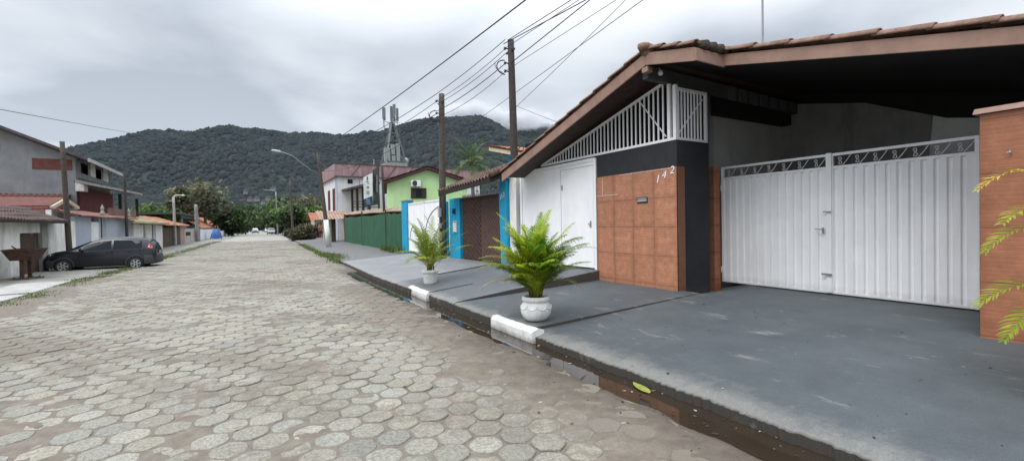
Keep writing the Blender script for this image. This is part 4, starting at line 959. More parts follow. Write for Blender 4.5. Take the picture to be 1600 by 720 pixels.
for i, (dz, r, sag) in enumerate(((-.02, .014, .05), (-.3, .011, .10), (-.45, .012, .12), (-.75, .016, .10), (-1.0, .010, .16))):
    cable('overhead_cable', ['top black cable between the two wooden poles', 'second thin cable from the top between the two wooden poles', 'middle cable between the two wooden poles', 'thick lower cable between the two wooden poles', 'lowest sagging cable between the two wooden poles'][i], top2+Vector((-.2, 0, dz)), top1+Vector((-.2, 0, dz*.9)), sag, r)
for i, (dz, tz, r, sag) in enumerate(((-.02, -.1, .016, .35), (-.3, -.5, .014, .45), (-.75, -.9, .018, .5), (-1.0, -1.3, .013, .6))):
    cable('overhead_cable', ['top cable running from the meter pole to the street lamp pole', 'second cable running from the meter pole to the street lamp pole', 'third thick cable running from the meter pole to the street lamp pole', 'lowest cable running from the meter pole to the street lamp pole'][i], top1+Vector((-.2, 0, dz)), tl+Vector((0, 0, tz)), sag, r)
a = tl+Vector((0, 0, .1)); q = on_x(803, 0, 5.2); cable('overhead_cable', 'long thick cable crossing the sky alone, left of the pole cables', a, q+(q-a)*.35, .25, .02)
a = on_y(640, 262, 34); q = on_x(998, 0, 8.2); cable('overhead_cable', 'lone cable passing behind the dark pole and down over the palm', a, q+(q-a)*.3, .1, .012, cable_grey)
a = on_x(806, 160, 8.2); q = on_x(973, 0, 8.2); cable('overhead_cable', 'thin grey cable rising to the right from the middle of the dark pole', top2+Vector((0, 0, -2.2)), q+(q-a)*.3, .05, .009, cable_grey)
cable('overhead_cable', 'thin service drop from the dark pole to the gabled roof of house 142', top2+Vector((.05, 0, -2.0)), Vector((9.2, 9.5, 3.75)), .05, .008, cable_grey)
a = on_left(0, 167); b = Vector((6, 75, 6.5)); q = on_x(208, 206, -8.5)
cable('overhead_cable', 'single cable running down from the left picture edge over the grey house', a+(a-q)*.5, q+(q-a)*1.2, .15, .016, wire_mat, 'overhead cables on the left')

# ================================================================== RIGHT SIDE BEYOND 152
# green cloth hoarding
x0 = 7.0
F = thing('hoarding_fence', 'green cloth hoarding fence stretched between timber posts beside the cyan post', 'fence', (7, 30, .25))
def fx(y): return 6.95+.035*max(0, y-22.5)
mb = MB()
def cloth(u, v, ya, yb, za, zb):
    y = ya+(yb-ya)*u; return (fx(y)+.022*math.sin(u*23)+.007*math.sin(u*61+v*5), y, .25+(za+(zb-za)*u+.03*math.sin(u*17))*v)
mb.grid(lambda u, v: cloth(u, v, 25.95, 40.6, 1.98, 2.02), 60, 6); mb.build('cloth_panel', green_cloth, F, smooth=True)
mb = MB(); mb.grid(lambda u, v: cloth(u, v, 22.5, 25.9, 1.92, 2.02), 24, 6); mb.build('cloth_panel', green_cloth, F, smooth=True)
mb = MB(); mb.tube([(fx(25.93)-.02, 25.93, .1), (fx(25.93)-.02, 25.93, 2.45)], .05, 8); mb.build('post', dark_pole, F)
mb = MB(); mb.tube([(fx(33), 33, .1), (fx(33), 33, 2.6)], .05, 8); mb.build('post', dark_pole, F)
mb = MB(); mb.tube([(fx(40.6), 40.6, .1), (fx(40.6), 40.6, 2.6)], .06, 8); mb.build('post', dark_pole, F)
# post beside the billboard seen up to the lime house
a = on_z(598, 390, .25); 
simple_pole(603, 388, 597, 259, 27.5, 'brown timber post behind the green hoarding next to the lime house', .085, dark_pole, 'timber_post')
# lime house
la_ = R(15.2); LE = Vector((math.cos(la_), -math.sin(la_), 0)); LN = Vector((math.sin(la_), math.cos(la_), 0)); LP0 = Vector((7.75, 28.5, 0))
def ly(px, py):
    d = ray(px, py); t = LP0.dot(LN)/d.dot(LN); return Vector((0, 0, CAMH))+d*t
LH = thing('lime_house', 'lime green gabled house with brown eaves, air conditioner and small shuttered window', 'house', (9, 28, .2))
pk = ly(668, 265); le = ly(600, 288); re = ly(740, 290); bl_, br_ = ly(605, 300), ly(730, 300); IN = LN*9
flat = lambda p, z: Vector((p.x, p.y, z))
def wz(p): t = (p-pk).dot(LE)/((re if (p-pk).dot(LE) > 0 else le)-pk).dot(LE); q_ = re if (p-pk).dot(LE) > 0 else le; return pk.z+(q_.z-pk.z)*t
mb = MB(); mb.prism([flat(bl_, 0), flat(br_, 0), flat(br_, wz(br_)-.02), flat(pk, pk.z-.02), flat(bl_, wz(bl_)-.02)], IN); mb.build('wall', lime_paint, LH)
mb = MB()
for e in (le, re):
    o = pk-LN*.35+Vector((0, 0, .14)); q = e-LN*.35+Vector((0, 0, .14)); dn_ = Vector((0, 0, -.15)); n = LN*9.6
    mb.hexa([o+dn_, q+dn_, q+dn_+n, o+dn_+n, o, q, q+n, o+n])
rf = mb.build('roof', mat('dark_brown_eaves', (.075, .035, .03), var=.3), LH)
mb = MB(); mb.tiles(le+LN*9+Vector((0, 0, .17)), -LN*9.4, pk-le, period=.25, row=.4); mb.tiles(re-LN*.4+Vector((0, 0, .17)), LN*9.4, pk-re, period=.25, row=.4); mb.build('roof_tiles', old_tile, rf, smooth=True)
def lrect(a, b, c, d_, out, t): return [ly(a, b)-LN*out, ly(c, b)-LN*out, ly(c, d_)-LN*out, ly(a, d_)-LN*out], -LN*t
mb = MB(); mb.prism(*lrect(642, 310, 666, 294, .003, .05)); w = mb.build('window', mat('dark_window_frame', (.05, .032, .026), var=.2), LH)
mb = MB(); mb.prism(*lrect(650, 308.5, 659, 296, .054, .01)); mb.build('pane', glass_dark, w)
mb = MB(); mb.prism(*lrect(642, 292, 657, 282.5, .004, .3)); ac = mb.build('air_conditioner', white_wall, LH, bevel=.02)
mb = MB(); c0 = ly(648, 287)-LN*.34; mb.lathe([(.001, 0), (.16, 0), (.17, .012), (.001, .013)], tuple(c0), 18, 'y'); mb.build('fan_grille', dark_steel, ac)
# low tile-coped wall behind the hoarding
LW = thing('boundary_wall', 'low plastered wall with tile coping just behind the green hoarding', 'wall', (7.8, 35, .2))
mb = MB(); mb.wallbox((7.75, 23), (8.65, 46), 0, (2.36, 2.66), .15); mb.build('wall', mat('cream_grimy_plaster', (.36, .33, .26), var=.2, sc=1, grime=((.15, .13, .1), .7)), LW)
mb = MB(); mb.tiles((8.05, 46, 2.62), (-.9, -23, -.30), (.8, 0, .28), period=.25, row=.5); mb.build('coping_tiles', mat('pale_tile_coping', (.30, .22, .165), var=.35, sc=6, grime=((.12, .09, .07), .7)), LW, smooth=True)
mb = MB(); mb.bar((7.6, 23.2, 2.28), (8.4, 46, 2.5), .06, .10); mb.build('rail', dark_pole, LW)
# white building with purple parapet
WBY = 46.0
def wy(px, py): return on_y(px, py, WBY)
WB = thing('white_building', 'white two-storey building with faded purple metal parapet and maroon doors', 'building', (8.5, WBY, .2))
c = wy(527, 276); tz = wy(527, 256).z; bz = c.z
mb = MB(); mb.box(c.x, c.x+15, WBY, WBY+9.0, 0, bz+.3); mb.build('wall', white_wall, WB)
mb = MB(); mb.box(c.x-.25, c.x+15.3, WBY-.25, WBY+9.3, bz, tz); mb.build('parapet', parapet, WB)
mb = MB()
for k in range(1, 9): x = c.x+k*1.75; mb.bar((x-.55, WBY-.262, bz+.05), (x+.35, WBY-.262, tz-.05), .03, .06)
mb.box(c.x-.3, c.x+15.3, WBY-.3, WBY-.25, bz-.03, bz+.06); mb.box(c.x-.3, c.x+15.3, WBY-.3, WBY-.25, tz-.03, tz+.04); mb.build('parapet_rib', mat('dark_purple_trim', (.10, .06, .07), var=.2), WB)
wa, wb = wy(543, 280), wy(551, 287)
mb = MB(); mb.box(wa.x, wb.x, WBY-.03, WBY-.003, wb.z, wa.z); mb.build('window', glass_dark, WB)
wa, wb = wy(562, 281), wy(570, 291)
mb = MB(); mb.box(wa.x-.05, wb.x+.05, WBY-.02, WBY-.003, wb.z-.05, wa.z+.05); w2 = mb.build('window', steel, WB)
mb = MB(); mb.box(wa.x, wb.x, WBY-.035, WBY-.02, wb.z, wa.z); mb.build('pane', white_wall, w2)
mb = MB()
for y in (47.4, 50.2): mb.box(c.x-.03, c.x-.003, y, y+1.3, .3, 5.3)
mb.build('door', maroon, WB)
mb = MB(); mb.box(c.x-.04, c.x-.003, 46.0, 47.1, .2, bz); mb.build('blue_strip', blue_grey, WB)
mb = MB(); mb.tube([(c.x+3.7, WBY+1, tz), (c.x+3.7, WBY+1, tz+.8)], .05, 6); mb.build('roof_pipe', steel, WB)
# terrace pergola
PG = thing('pergola', 'dark timber terrace pergola with sloping roof in front of the white building', 'pergola', (9, 44, 3))
Yp = 44.0
pp = lambda px, py: on_y(px, py, Yp)
a, b = pp(540, 298), pp(572, 287)
mb = MB(); mb.hexa([(a.x, Yp-.4, a.z-.1), (b.x+1.2, Yp-.4, b.z), (b.x+1.2, Yp+2, b.z+.3), (a.x, Yp+2, a.z+.1), (a.x, Yp-.4, a.z+.05), (b.x+1.2, Yp-.4, b.z+.15), (b.x+1.2, Yp+2, b.z+.45), (a.x, Yp+2, a.z+.25)]); mb.build('roof', dark_wood, PG)
for px in (550, 558, 567, 577):
    q = pp(px, 295); mb = MB(); mb.box(q.x-.09, q.x+.09, Yp-.1, Yp+.1, 2.6, q.z+.15); mb.build('post', dark_wood, PG)
mb = MB(); q = pp(552, 316); 
for k in range(3): mb.bar((q.x, Yp, 3.35+k*.25), (q.x+2.2, Yp, 3.35+k*.25), .06, .07)
mb.build('railing', mat('brown_railing', (.10, .045, .035), var=.3), PG)
# V-shaped advertising board
BB = thing('billboard', 'tall weathered advertising board with white text panel and dark picture panel above the hoarding', 'billboard', (9, 38, 2.6))
Yb = 37.0; q = lambda px, py: on_y(px, py, Yb)
A0, A1, B1, B0 = q(568, 277), q(582, 270), q(582, 306), q(569, 311)
mb = MB(); mb.poly([B0, B1, A1, A0]); 
mb = MB(); mb.prism([tuple(B0), tuple(B1), tuple(A1), tuple(A0)], (0, .08, 0)); wp = mb.build('text_panel', white_wall, BB)
mb = MB(); b2, b3 = q(570, 323), q(583, 321); mb.prism([tuple(b2), tuple(b3), tuple(B1-Vector((0, 0, .01))), tuple(B0-Vector((0, 0, .01)))], (0, .08, 0)); nb = mb.build('navy_panel', mat('navy_print', (.03, .065, .11), var=.2), BB)
mb = MB()
def ink(px, py, w, h): c_ = q(px, py); mb.box(c_.x-w/2, c_.x+w/2, Yb-.012, Yb-.004, c_.z-h/2, c_.z+h/2)
for px, py, w, h in ((574, 279, .10, .32), (574, 284, .22, .06), (575, 287, .2, .05), (575, 292, .22, .07), (575, 294, .18, .05), (575, 299, .24, .05), (575, 301, .24, .05), (575, 303, .2, .05)): ink(px, py, w, h)
each(mb, 'small_print', mat('grey_print', (.10, .11, .13), var=.2), wp)
mb = MB()
for px, py, w in ((575, 312, .28), (575, 315, .34), (576, 318, .28)): ink(px, py, w, .05)
mb.build('pale_print', mat('pale_print', (.35, .4, .45), var=.2), nb)
C0, C1, C2, C3 = q(583.5, 321), q(597, 318), q(594, 258), q(582.5, 266)
mb = MB(); mb.prism([tuple(C0), tuple(C1+Vector((0, .6, 0))), tuple(C2+Vector((0, .6, 0))), tuple(C3)], (0, .08, 0)); dp = mb.build('picture_panel', mat('faded_dark_print', (.060, .065, .062), var=.5, sc=1.8, grime=((.12, .125, .10), .8), gsc=1.2), BB)
mb = MB(); s0 = q(590, 274); mb.prism([tuple(q(587, 300)+Vector((0, -.01, 0))), tuple(q(592, 300)+Vector((0, .35, 0))), tuple(q(592, 276)+Vector((0, .35, 0))), tuple(q(588, 272)+Vector((0, -.01, 0)))], (0, -.02, 0)); mb.build('picture', mat('pale_building_print', (.20, .20, .18), var=.4, sc=3), dp)
mb = MB(); mb.tube([(q(576, 330).x, Yb+.1, 0), (q(576, 330).x, Yb+.1, B0.z)], .08, 8); mb.build('post', wood_post, BB)
mb = MB(); mb.tube([(q(596, 330).x, Yb+.75, 0), (q(596, 330).x, Yb+.75, C2.z)], .08, 8); mb.build('post', wood_post, BB)
# telecom tower
TY = 75.0; ty = lambda px, py: on_y(px, py, TY)
TW = thing('telecom_tower', 'steel lattice telephone mast with white panel antennas behind the white building', 'mast', tuple(ty(614, 255).xy)+(0,))
apx, bL, bR = ty(613, 194), ty(603, 254), ty(628, 254); cx = (bL.x+bR.x)/2; hw = (bR.x-bL.x)/2; zb = bL.z; zt = apx.z
mb = MB(); K = [(-1, -1), (1, -1), (1, 1), (-1, 1)]
hwb = hw*zt/(zt-zb)*1.0
def leg(k, z): s = hwb*(1-z/zt)+.18; return Vector((cx+(apx.x-cx)*z/zt+K[k][0]*s, TY+K[k][1]*s, z))
for k in range(4): mb.bar(leg(k, 0), leg(k, zt), .34, .34)
zz = [0, 4, 7.5, zb, zb+(zt-zb)*.3, zb+(zt-zb)*.55, zb+(zt-zb)*.75, zt-.4]
for i, z in enumerate(zz):
    for k in range(4):
        mb.bar(leg(k, z), leg((k+1) % 4, z), .22, .22)
        if i+1 < len(zz): mb.bar(leg(k, z), leg((k+1) % 4, zz[i+1]), .10, .10)
mb.build('lattice', mat('grey_green_steel', (.11, .125, .13), rough=.5, var=.2, metal=.4, bump=0), TW)
mb = MB(); mb.tube([apx, ty(613, 168)], .09, 8)
for k in range(6): a_ = k*math.pi/3; mb.bar(apx+Vector((0, 0, .2)), apx+Vector((1.25*math.cos(a_), 1.25*math.sin(a_), .3)), .08, .08)
mb.tube([ty(618, 180), ty(618, 162)], .04, 6); mb.build('mast_head', steel, TW)
for k, (px, pt, pb) in enumerate(((599, 168, 186), (603, 166, 186), (610, 167, 190), (613, 165, 186), (618, 169, 188), (622, 168, 188))):
    a_ = k*1.047; t_, b_ = ty(px, pt), ty(px, pb); yo = 1.1*math.sin(a_*1.7)
    mb = MB(); mb.box(t_.x-.20, t_.x+.20, TY+yo-.08, TY+yo+.08, b_.z, t_.z); mb.tube([(t_.x, TY+yo+.14, b_.z-1.3), (t_.x, TY+yo+.14, t_.z)], .05, 6); mb.build('panel_antenna', mat('grey_antenna', (.17, .18, .19), var=.1, bump=0), TW, bevel=.03)
for (xa, ya, xb, yb) in ((597, 233, 606, 255), (607, 228, 613, 244), (615, 227, 621, 254), (608, 245, 614, 256)):
    a_, b_ = ty(xa, ya), ty(xb, yb); mb = MB(); mb.box(a_.x, b_.x, TY-1.6, TY-.9, b_.z, a_.z); mb.build('equipment_cabinet', mat('pale_grey_cabinet', (.24, .265, .26), var=.2, bump=0, grime=((.2, .22, .2), .6)), TW, bevel=.04)
mb = MB(); b_ = ty(630, 253); mb.lathe([(.001, 0), (.3, .05), (.5, .2), (.52, .22), (.3, .08)], (b_.x, TY-1.6, b_.z), 14, 'y'); mb.build('dish', steel, TW)
mb = MB(); a_, b_ = ty(598, 256), ty(630, 259); mb.box(a_.x, b_.x, TY-2.2, TY+2.2, b_.z-3, a_.z); mb.build('platform', concrete, TW)

# coconut palm behind the blue house
YC = 36.0; cc = on_y(737, 258, YC)
CP = thing('coconut_palm', 'tall coconut palm with drooping fronds behind the lime and cyan houses', 'palm tree', (cc.x, YC, 0))
mb = MB(); mb.tube([(cc.x+.3, YC, 0), (cc.x+.1, YC, cc.z*.5), (cc.x, YC, cc.z)], [.24, .17, .14], 10); mb.build('trunk', bark, CP, smooth=True)
random.seed(3)
for k in range(30):
    a_ = k*2.399; t = k/29
    add_frond(CP, (cc.x, YC, cc.z), a_, random.uniform(2.7, 3.4), 1.35-1.6*t, random.uniform(.9, 1.6), 22, .62, .028, curl=1.0, tint=random.choice([(.10, .15, .065), (.08, .125, .058), (.13, .18, .075), (.065, .105, .05)]), rach=.035, lift=.1)

# ================================================================== TREES
def tree(name, label, base, h, crown, nclump, nleaf, ls, cols, trunk=.15, group='trees along the far street', cat='tree', limb=True, cz=.62, gap=.5):
    """crown = (rx, ry, rz) about the point cz*h; leaf clumps gathered on a lumpy shell"""
    bx, by, bz = base; t = thing(name, label, cat, base, group); seed = int(abs(bx*131+by*17)) % 9999; g = np.random.default_rng(seed); rx, ry, rz = crown; cc = np.array([bx, by, bz+h*cz])
    d = g.normal(size=(nclump, 3)); d /= np.linalg.norm(d, axis=1, keepdims=True); r = g.uniform(.35, 1, (nclump, 1))**.6
    cen = cc+d*r*np.array([rx, ry, rz]); cen[:, 2] = np.maximum(cen[:, 2], bz+.15)
    mb = MB(); top = cc+np.array([0, 0, -rz*.2]); P = [(bx, by, bz-.2), (bx+.05*h*g.normal()*.3, by, bz+(top[2]-bz)*.5), tuple(top)]
    mb.tube(P, [trunk, trunk*.75, trunk*.4], 8)
    if limb:
        for k in range(min(9, nclump)):
            a = np.array(P[1])*(1-g.uniform(0, 1))+top*g.uniform(.3, .9); a = np.array(P[1])+(top-np.array(P[1]))*g.uniform(.1, .9); b = cen[k]; m = (a+b)/2+np.array([0, 0, -.06*h]); mb.tube([tuple(a), tuple(m), tuple(b)], [trunk*.4, trunk*.28, trunk*.1], 5)
    mb.build('trunk', bark, t, smooth=True)
    n = nclump*nleaf; ci = np.repeat(np.arange(nclump), nleaf); cs = g.uniform(.6, 1.3, nclump)*min(rx, ry, rz)*.38
    p = cen[ci]+g.normal(size=(n, 3))*cs[ci][:, None]*np.array([1, 1, .7]); p[:, 2] = np.maximum(p[:, 2], bz+.05)
    a = g.normal(size=(n, 3)); a /= np.linalg.norm(a, axis=1, keepdims=True); b = np.cross(a, g.normal(size=(n, 3))); b /= np.linalg.norm(b, axis=1, keepdims=True)
    s = ls*g.uniform(.6, 1.4, (n, 1)); V = np.stack([p-a*s, p+b*s*.45, p+a*s, p-b*s*.45], 1).reshape(-1, 3)
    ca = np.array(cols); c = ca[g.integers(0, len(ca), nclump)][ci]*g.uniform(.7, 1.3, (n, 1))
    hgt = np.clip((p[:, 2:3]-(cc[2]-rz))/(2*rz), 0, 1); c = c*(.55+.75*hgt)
    npmesh('crown', V, 4, np.arange(4*n), leaf_mat, parent=t, col=np.repeat(c, 4, 0)); return t
DG = [(.040, .070, .030), (.06, .095, .035), (.032, .055, .027), (.08, .115, .04)]
BG = [(.055, .11, .028), (.08, .15, .035), (.04, .08, .022), (.10, .16, .04)]
OL = [(.125, .12, .065), (.09, .105, .06), (.155, .14, .078), (.08, .09, .055)]
BR = [(.075, .07, .034), (.055, .058, .03), (.11, .09, .045), (.048, .05, .028)]
def tz(px, py, Y): p = on_y(px, py, Y); return p
# left-hand trees behind the houses
def ptree(label, px, pytop, pybase, Y, wpx, cols, nclump=26, nleaf=70, ls=.22, cz=.6, name='roadside_tree', trunk=.16, rzf=None, **k):
    b = on_y(px, pybase, Y); t_ = on_y(px, pytop, Y); h = t_.z-0.0; w = (on_y(px+wpx/2, pytop, Y)-on_y(px-wpx/2, pytop, Y)).x/2
    rz = rzf if rzf else h*(1-cz)*.82
    return tree(name, label, (b.x, Y, 0), h, (w*.85, w*.85, rz), nclump, nleaf, ls, cols, trunk, cz=cz, **k)
ptree('tall open olive-brown tree with spreading crown above the left-hand roofs', 322, 284, 370, 108, 84, OL, 40, 34, .5, cz=.66, trunk=.35)
ptree('olive tree with thin trunk left of the tall open tree', 283, 290, 360, 100, 36, OL, 24, 60, .5, cz=.7, trunk=.25)
ptree('low bright green tree just behind the terrace on the left', 240, 322, 352, 80, 62, BG, 30, 60, .4, cz=.6)
ptree('low dark green tree right of the terrace behind the cream gate wall', 262, 328, 352, 92, 50, DG, 24, 60, .4, cz=.6)
ptree('dark green leafy tree beside the orange-roofed house', 362, 325, 372, 112, 44, DG, 40, 80, .45, cz=.55)
ptree('bright green bushy tree in front of the dark tree on the left roadside', 372, 334, 370, 128, 34, BG, 34, 70, .45, cz=.5)
ptree('green tree closing the left side of the far street', 386, 330, 366, 190, 30, DG, 36, 70, .6, cz=.5)
ptree('pale green tree behind the orange roof', 340, 318, 360, 135, 50, BG, 36, 70, .55, cz=.6)
ptree('dark tree closing the end of the far street', 407, 332, 362, 280, 34, DG, 36, 70, .9, cz=.5)
ptree('dark tree on the right of the street end', 424, 326, 362, 230, 30, DG, 36, 70, .8, cz=.5)
ptree('broad green tree above the left street end', 392, 318, 360, 320, 50, DG, 40, 70, 1.1, cz=.55)
# right-hand
ptree('bright green flat-topped almond tree over the right roadside', 447, 328, 374, 105, 58, BG, 40, 80, .42, cz=.75, rzf=1.3)
ptree('dark green tree under the almond tree on the right roadside', 438, 345, 372, 125, 40, DG, 34, 70, .4, cz=.55)
ptree('green tree with thin trunk between the far lamp posts', 462, 318, 372, 95, 46, DG, 36, 70, .4, cz=.65)
ptree('brown-green bush spilling over the kerb before the tiled shed', 474, 357, 386, 58, 40, BR, 46, 110, .16, cz=.48, name='roadside_bush', cat='bush', trunk=.06)
ptree('taller brown-green bush behind the kerb bush', 482, 350, 382, 64, 34, BR, 36, 90, .18, cz=.5, name='roadside_bush', cat='bush', trunk=.06)
ptree('small dark bush at the far end of the right-hand kerb', 455, 358, 378, 80, 22, DG, 26, 70, .2, cz=.5, name='roadside_bush', cat='bush', trunk=.06)
ptree('bright green banana-like tree behind the orange roofed shed', 492, 322, 360, 92, 30, BG, 26, 60, .5, cz=.7)
ptree('olive tree left of the white building', 478, 306, 360, 120, 50, OL, 36, 60, .6, cz=.6)
ptree('dark tree far behind the almond tree', 448, 310, 360, 180, 60, DG, 44, 60, .9, cz=.6)
for i, (px, py, s) in enumerate(((428, 300, 1), (402, 318, 1), (420, 316, .8), (392, 321, .9), (412, 322, .7), (440, 325, .9), (385, 305, .7))):
    d_ = ray(px, py); best = None
    for k in range(40):
        t_ = .02+k*.02; hp = hill_pt(px, t_); sc_ = Vector((0, 0, CAMH)); pr_ = hp-sc_; zz_ = pr_.dot(cF); yy = 360-FPX*(pr_.dot(cUr)/zz_)
        if yy < py: best = hp; break
    if best is None: continue
    hh = thing('hillside_house', ['pale house highest on the forested slope', 'white house low on the slope above the street end', 'small white house right of the low white house on the slope', 'leftmost white house of the low cluster on the slope', 'tiny grey house at the bottom of the slope', 'rightmost pale house on the lower slope', 'small pale house on the slope left of the highest one'][i], 'house', best, 'houses on the forested slope')
    w = 2.4*s; dv_ = Vector((best.x, best.y, 0)).normalized(); b0 = best-dv_*9+Vector((0, 0, 2))
    mb = MB(); mb.box(b0.x-w, b0.x+w, b0.y-3, b0.y+3, b0.z-2, b0.z+1.6); mb.build('wall', mat('far_pale_wall', (.22, .23, .235), var=.15), hh)
    mb = MB(); mb.prism([(b0.x-w-.5, b0.y-3.5, b0.z+1.6), (b0.x+w+.5, b0.y-3.5, b0.z+1.6), (b0.x, b0.y-3.5, b0.z+2.6)], (0, 7, 0)); mb.build('roof', mat('far_roof', (.20, .19, .18), var=.2), hh)
# small buildings by the right-hand roadside
Ys = 66.0; sy = lambda px, py: on_y(px, py, Ys)
SH = thing('roadside_shed', 'small pale shed with orange tiled roof beyond the street lamp pole', 'shed', tuple(sy(500, 372).xy)+(.2,))
a, b = sy(489, 344), sy(520, 338)
mb = MB(); mb.box(a.x+.2, b.x, Ys, Ys+4, 0, a.z+.1); mb.build('wall', mat('cream_shed_wall', (.5, .47, .38), var=.15), SH)
mb = MB(); mb.tiles((b.x+.5, Ys+4.6, a.z), (-(b.x-a.x)-.9, 0, 0), (0, -2.6, 1.0), period=.3, row=.5); mb.tiles((a.x-.4, Ys-.6, a.z), ((b.x-a.x)+.9, 0, 0), (0, 2.6, 1.05), period=.3, row=.5); mb.build('roof_tiles', orange_tile, SH, smooth=True)
mb = MB(); q0 = sy(493, 350); q1 = sy(503, 346); mb.bar((q0.x, Ys-1.6, q0.z), (q1.x, Ys-1.4, q1.z+.2), .5, .1); mb.box(q0.x-.07, q0.x+.07, Ys-1.6, Ys-1.45, 0, q0.z); mb.build('porch', dark_wood, SH)
mb = MB(); q0 = sy(489, 363); q1 = sy(498, 374); mb.box(q0.x, q1.x, Ys-2.5, Ys-2.2, 0, q0.z); mb.build('low_wall', maroon, SH)
Yw = 43.0; wq = lambda px, py: on_y(px, py, Yw)
GP = thing('wall_gate', 'pale greenish wall and gate post between the street lamp pole and the green hoarding', 'wall', tuple(wq(515, 378).xy)+(.2,))
a, b = wq(505, 343), wq(523, 377)
mb = MB(); mb.box(a.x, b.x-.25, Yw, Yw+.2, 0, a.z); mb.build('wall', mat('pale_mint_plaster', (.46, .50, .40), var=.15, sc=1, grime=((.25, .26, .2), .5)), GP)
mb = MB(); mb.box(b.x-.24, b.x+.1, Yw-.05, Yw+.15, 0, a.z+.1); mb.build('dark_gate', old_gate, GP)
mb = MB(); mb.tiles((a.x-.5, Yw-.9, a.z), (b.x-a.x+1.6, 0, 0), (0, 2.2, .8), period=.25, row=.45); mb.build('roof_tiles', mat('pale_clay_tile', (.36, .25, .19), var=.35, sc=6, grime=((.15, .12, .1), .6)), GP, smooth=True)

# ================================================================== LEFT SIDE
# grey two-storey house: gable end toward us, eaves along the street
xh = -8.6
yc_ = on_x(118, 260, xh).y
gy_ = lambda px, py: on_y(px, py, yc_)
G = thing('grey_house', 'unfinished grey two-storey house with brick infill panel and sloping roof at the left edge', 'house', (xh, yc_, 0))
ze = on_x(120, 247, xh).z; r0 = gy_(0, 202); slp = (r0.z-gy_(118, 246).z)/(xh-r0.x)
xr = -17.0; zrdg = gy_(118, 246).z+slp*(xh-xr)
mb = MB(); z8 = gy_(118, 246).z
yend = on_x(171, 290, xh).y
mb.prism([(xh, yc_, 0), (xh, yc_, z8-.05), (xr, yc_, zrdg-.05), (xr, yc_, 0)], (0, .2, 0)); gw = mb.build('wall', grey_plaster, G)
zs0 = on_x(122, 284, xh).z; zw0, zw1 = on_x(126, 270, xh).z, on_x(126, 250, xh).z
mb = MB(); mb.box(xh-.18, xh, yc_+.2, yend, 0, zw0); mb.box(xh-.18, xh, yc_+.2, yc_+1.1, zw0, z8-.1); mb.box(xh-.18, xh, yc_+1.1, yend, zw1+.1, z8-.1); mb.build('wall', grey_plaster, G)
for pa, pb in ((141, 149), (161, 169)):
    ya, yb = on_x(pa, 262, xh).y, on_x(pb, 270, xh).y; mb = MB(); mb.box(xh-.12, xh+.01, ya, yb, zw0, zw1+.1); mb.build('window_pier', white_wash, G)
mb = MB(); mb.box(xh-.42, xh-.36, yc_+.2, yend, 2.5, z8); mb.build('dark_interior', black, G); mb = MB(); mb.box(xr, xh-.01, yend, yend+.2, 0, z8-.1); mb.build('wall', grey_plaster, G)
mb = MB(); t_ = .16
mb.hexa([(xh+.75, yc_-.5, z8-.26), (xh+.75, yend+.9, z8-.26), (xr, yend+.9, zrdg+.06), (xr, yc_-.5, zrdg+.06), (xh+.75, yc_-.5, z8-.26+t_), (xh+.75, yend+.9, z8-.26+t_), (xr, yend+.9, zrdg+.06+t_), (xr, yc_-.5, zrdg+.06+t_)])
mb.build('roof', mat('dark_fibre_roof', (.085, .07, .072), var=.3, sc=3), G)
mb = MB(); mb.hexa([(xh+.78, yc_-.52, z8-.30), (xh+.78, yend+.95, z8-.30), (xh+.68, yend+.95, z8-.30), (xh+.68, yc_-.52, z8-.30), (xh+.78, yc_-.52, z8-.08), (xh+.78, yend+.95, z8-.08), (xh+.68, yend+.95, z8-.08), (xh+.68, yc_-.52, z8-.08)]); mb.build('gutter_board', concrete_light, G)
ba, bb = gy_(50, 247), gy_(113, 266)
mb = MB(); mb.box(ba.x, bb.x, yc_-.025, yc_-.003, bb.z, ba.z); mb.build('brick_infill', red_brick, G)
mb = MB(); ca_, cb_ = gy_(-60, 306), gy_(112, 332); mb.hexa([(ca_.x, yc_-3.0, cb_.z-.6), (cb_.x, yc_-3.0, cb_.z-.6), (cb_.x, yc_-.05, ca_.z), (ca_.x, yc_-.05, ca_.z), (ca_.x, yc_-3.0, cb_.z-.5), (cb_.x, yc_-3.0, cb_.z-.5), (cb_.x, yc_-.05, ca_.z+.1), (ca_.x, yc_-.05, ca_.z+.1)])
lr = mb.build('lean_to_roof', red_tile, G)
mb = MB(); mb.tiles((ca_.x, yc_-3.05, cb_.z-.46), (cb_.x-ca_.x, 0, 0), (0, 3.0, ca_.z-cb_.z+.62), period=.25, row=.4); mb.build('lean_to_tiles', red_tile, lr, smooth=True)
# terrace storey over the blue-grey wall
T = thing('terrace_house', 'terrace house with maroon upper wall, dark posts and lean-to roof over pale blue-grey street wall', 'house', (-6.6, 34, 0))
def lp(px, py, off=0): return on_left(px, py, off)
a, b = lp(118, 395), lp(208, 395)
def lw(mb, pa, pb, zt_, zb_=-.4, t=.2, off=0, zt2=None):
    A, Bq = lp(pa, 370, off), lp(pb, 370, off); mb.wallbox((A.x, A.y), (Bq.x, Bq.y), (zb_, zb_), (zt_, zt_ if zt2 is None else zt2), t); return A, Bq
mb = MB(); lw(mb, 118, 143, 2.28); lw(mb, 155.3, 158, 2.28); lw(mb, 167, 208, 2.30); mb.build('street_wall', blue_grey, T)
mb = MB(); lw(mb, 143.2, 155, 2.05, off=-.02); mb.build('white_door', white_wall, T)
mb = MB(); lw(mb, 158.2, 166.8, 2.28, off=.5); mb.build('doorway', mat('dark_grey_doorway', (.05, .05, .055), var=.2), T)
A, Bq = lp(112, 370), lp(207, 370)
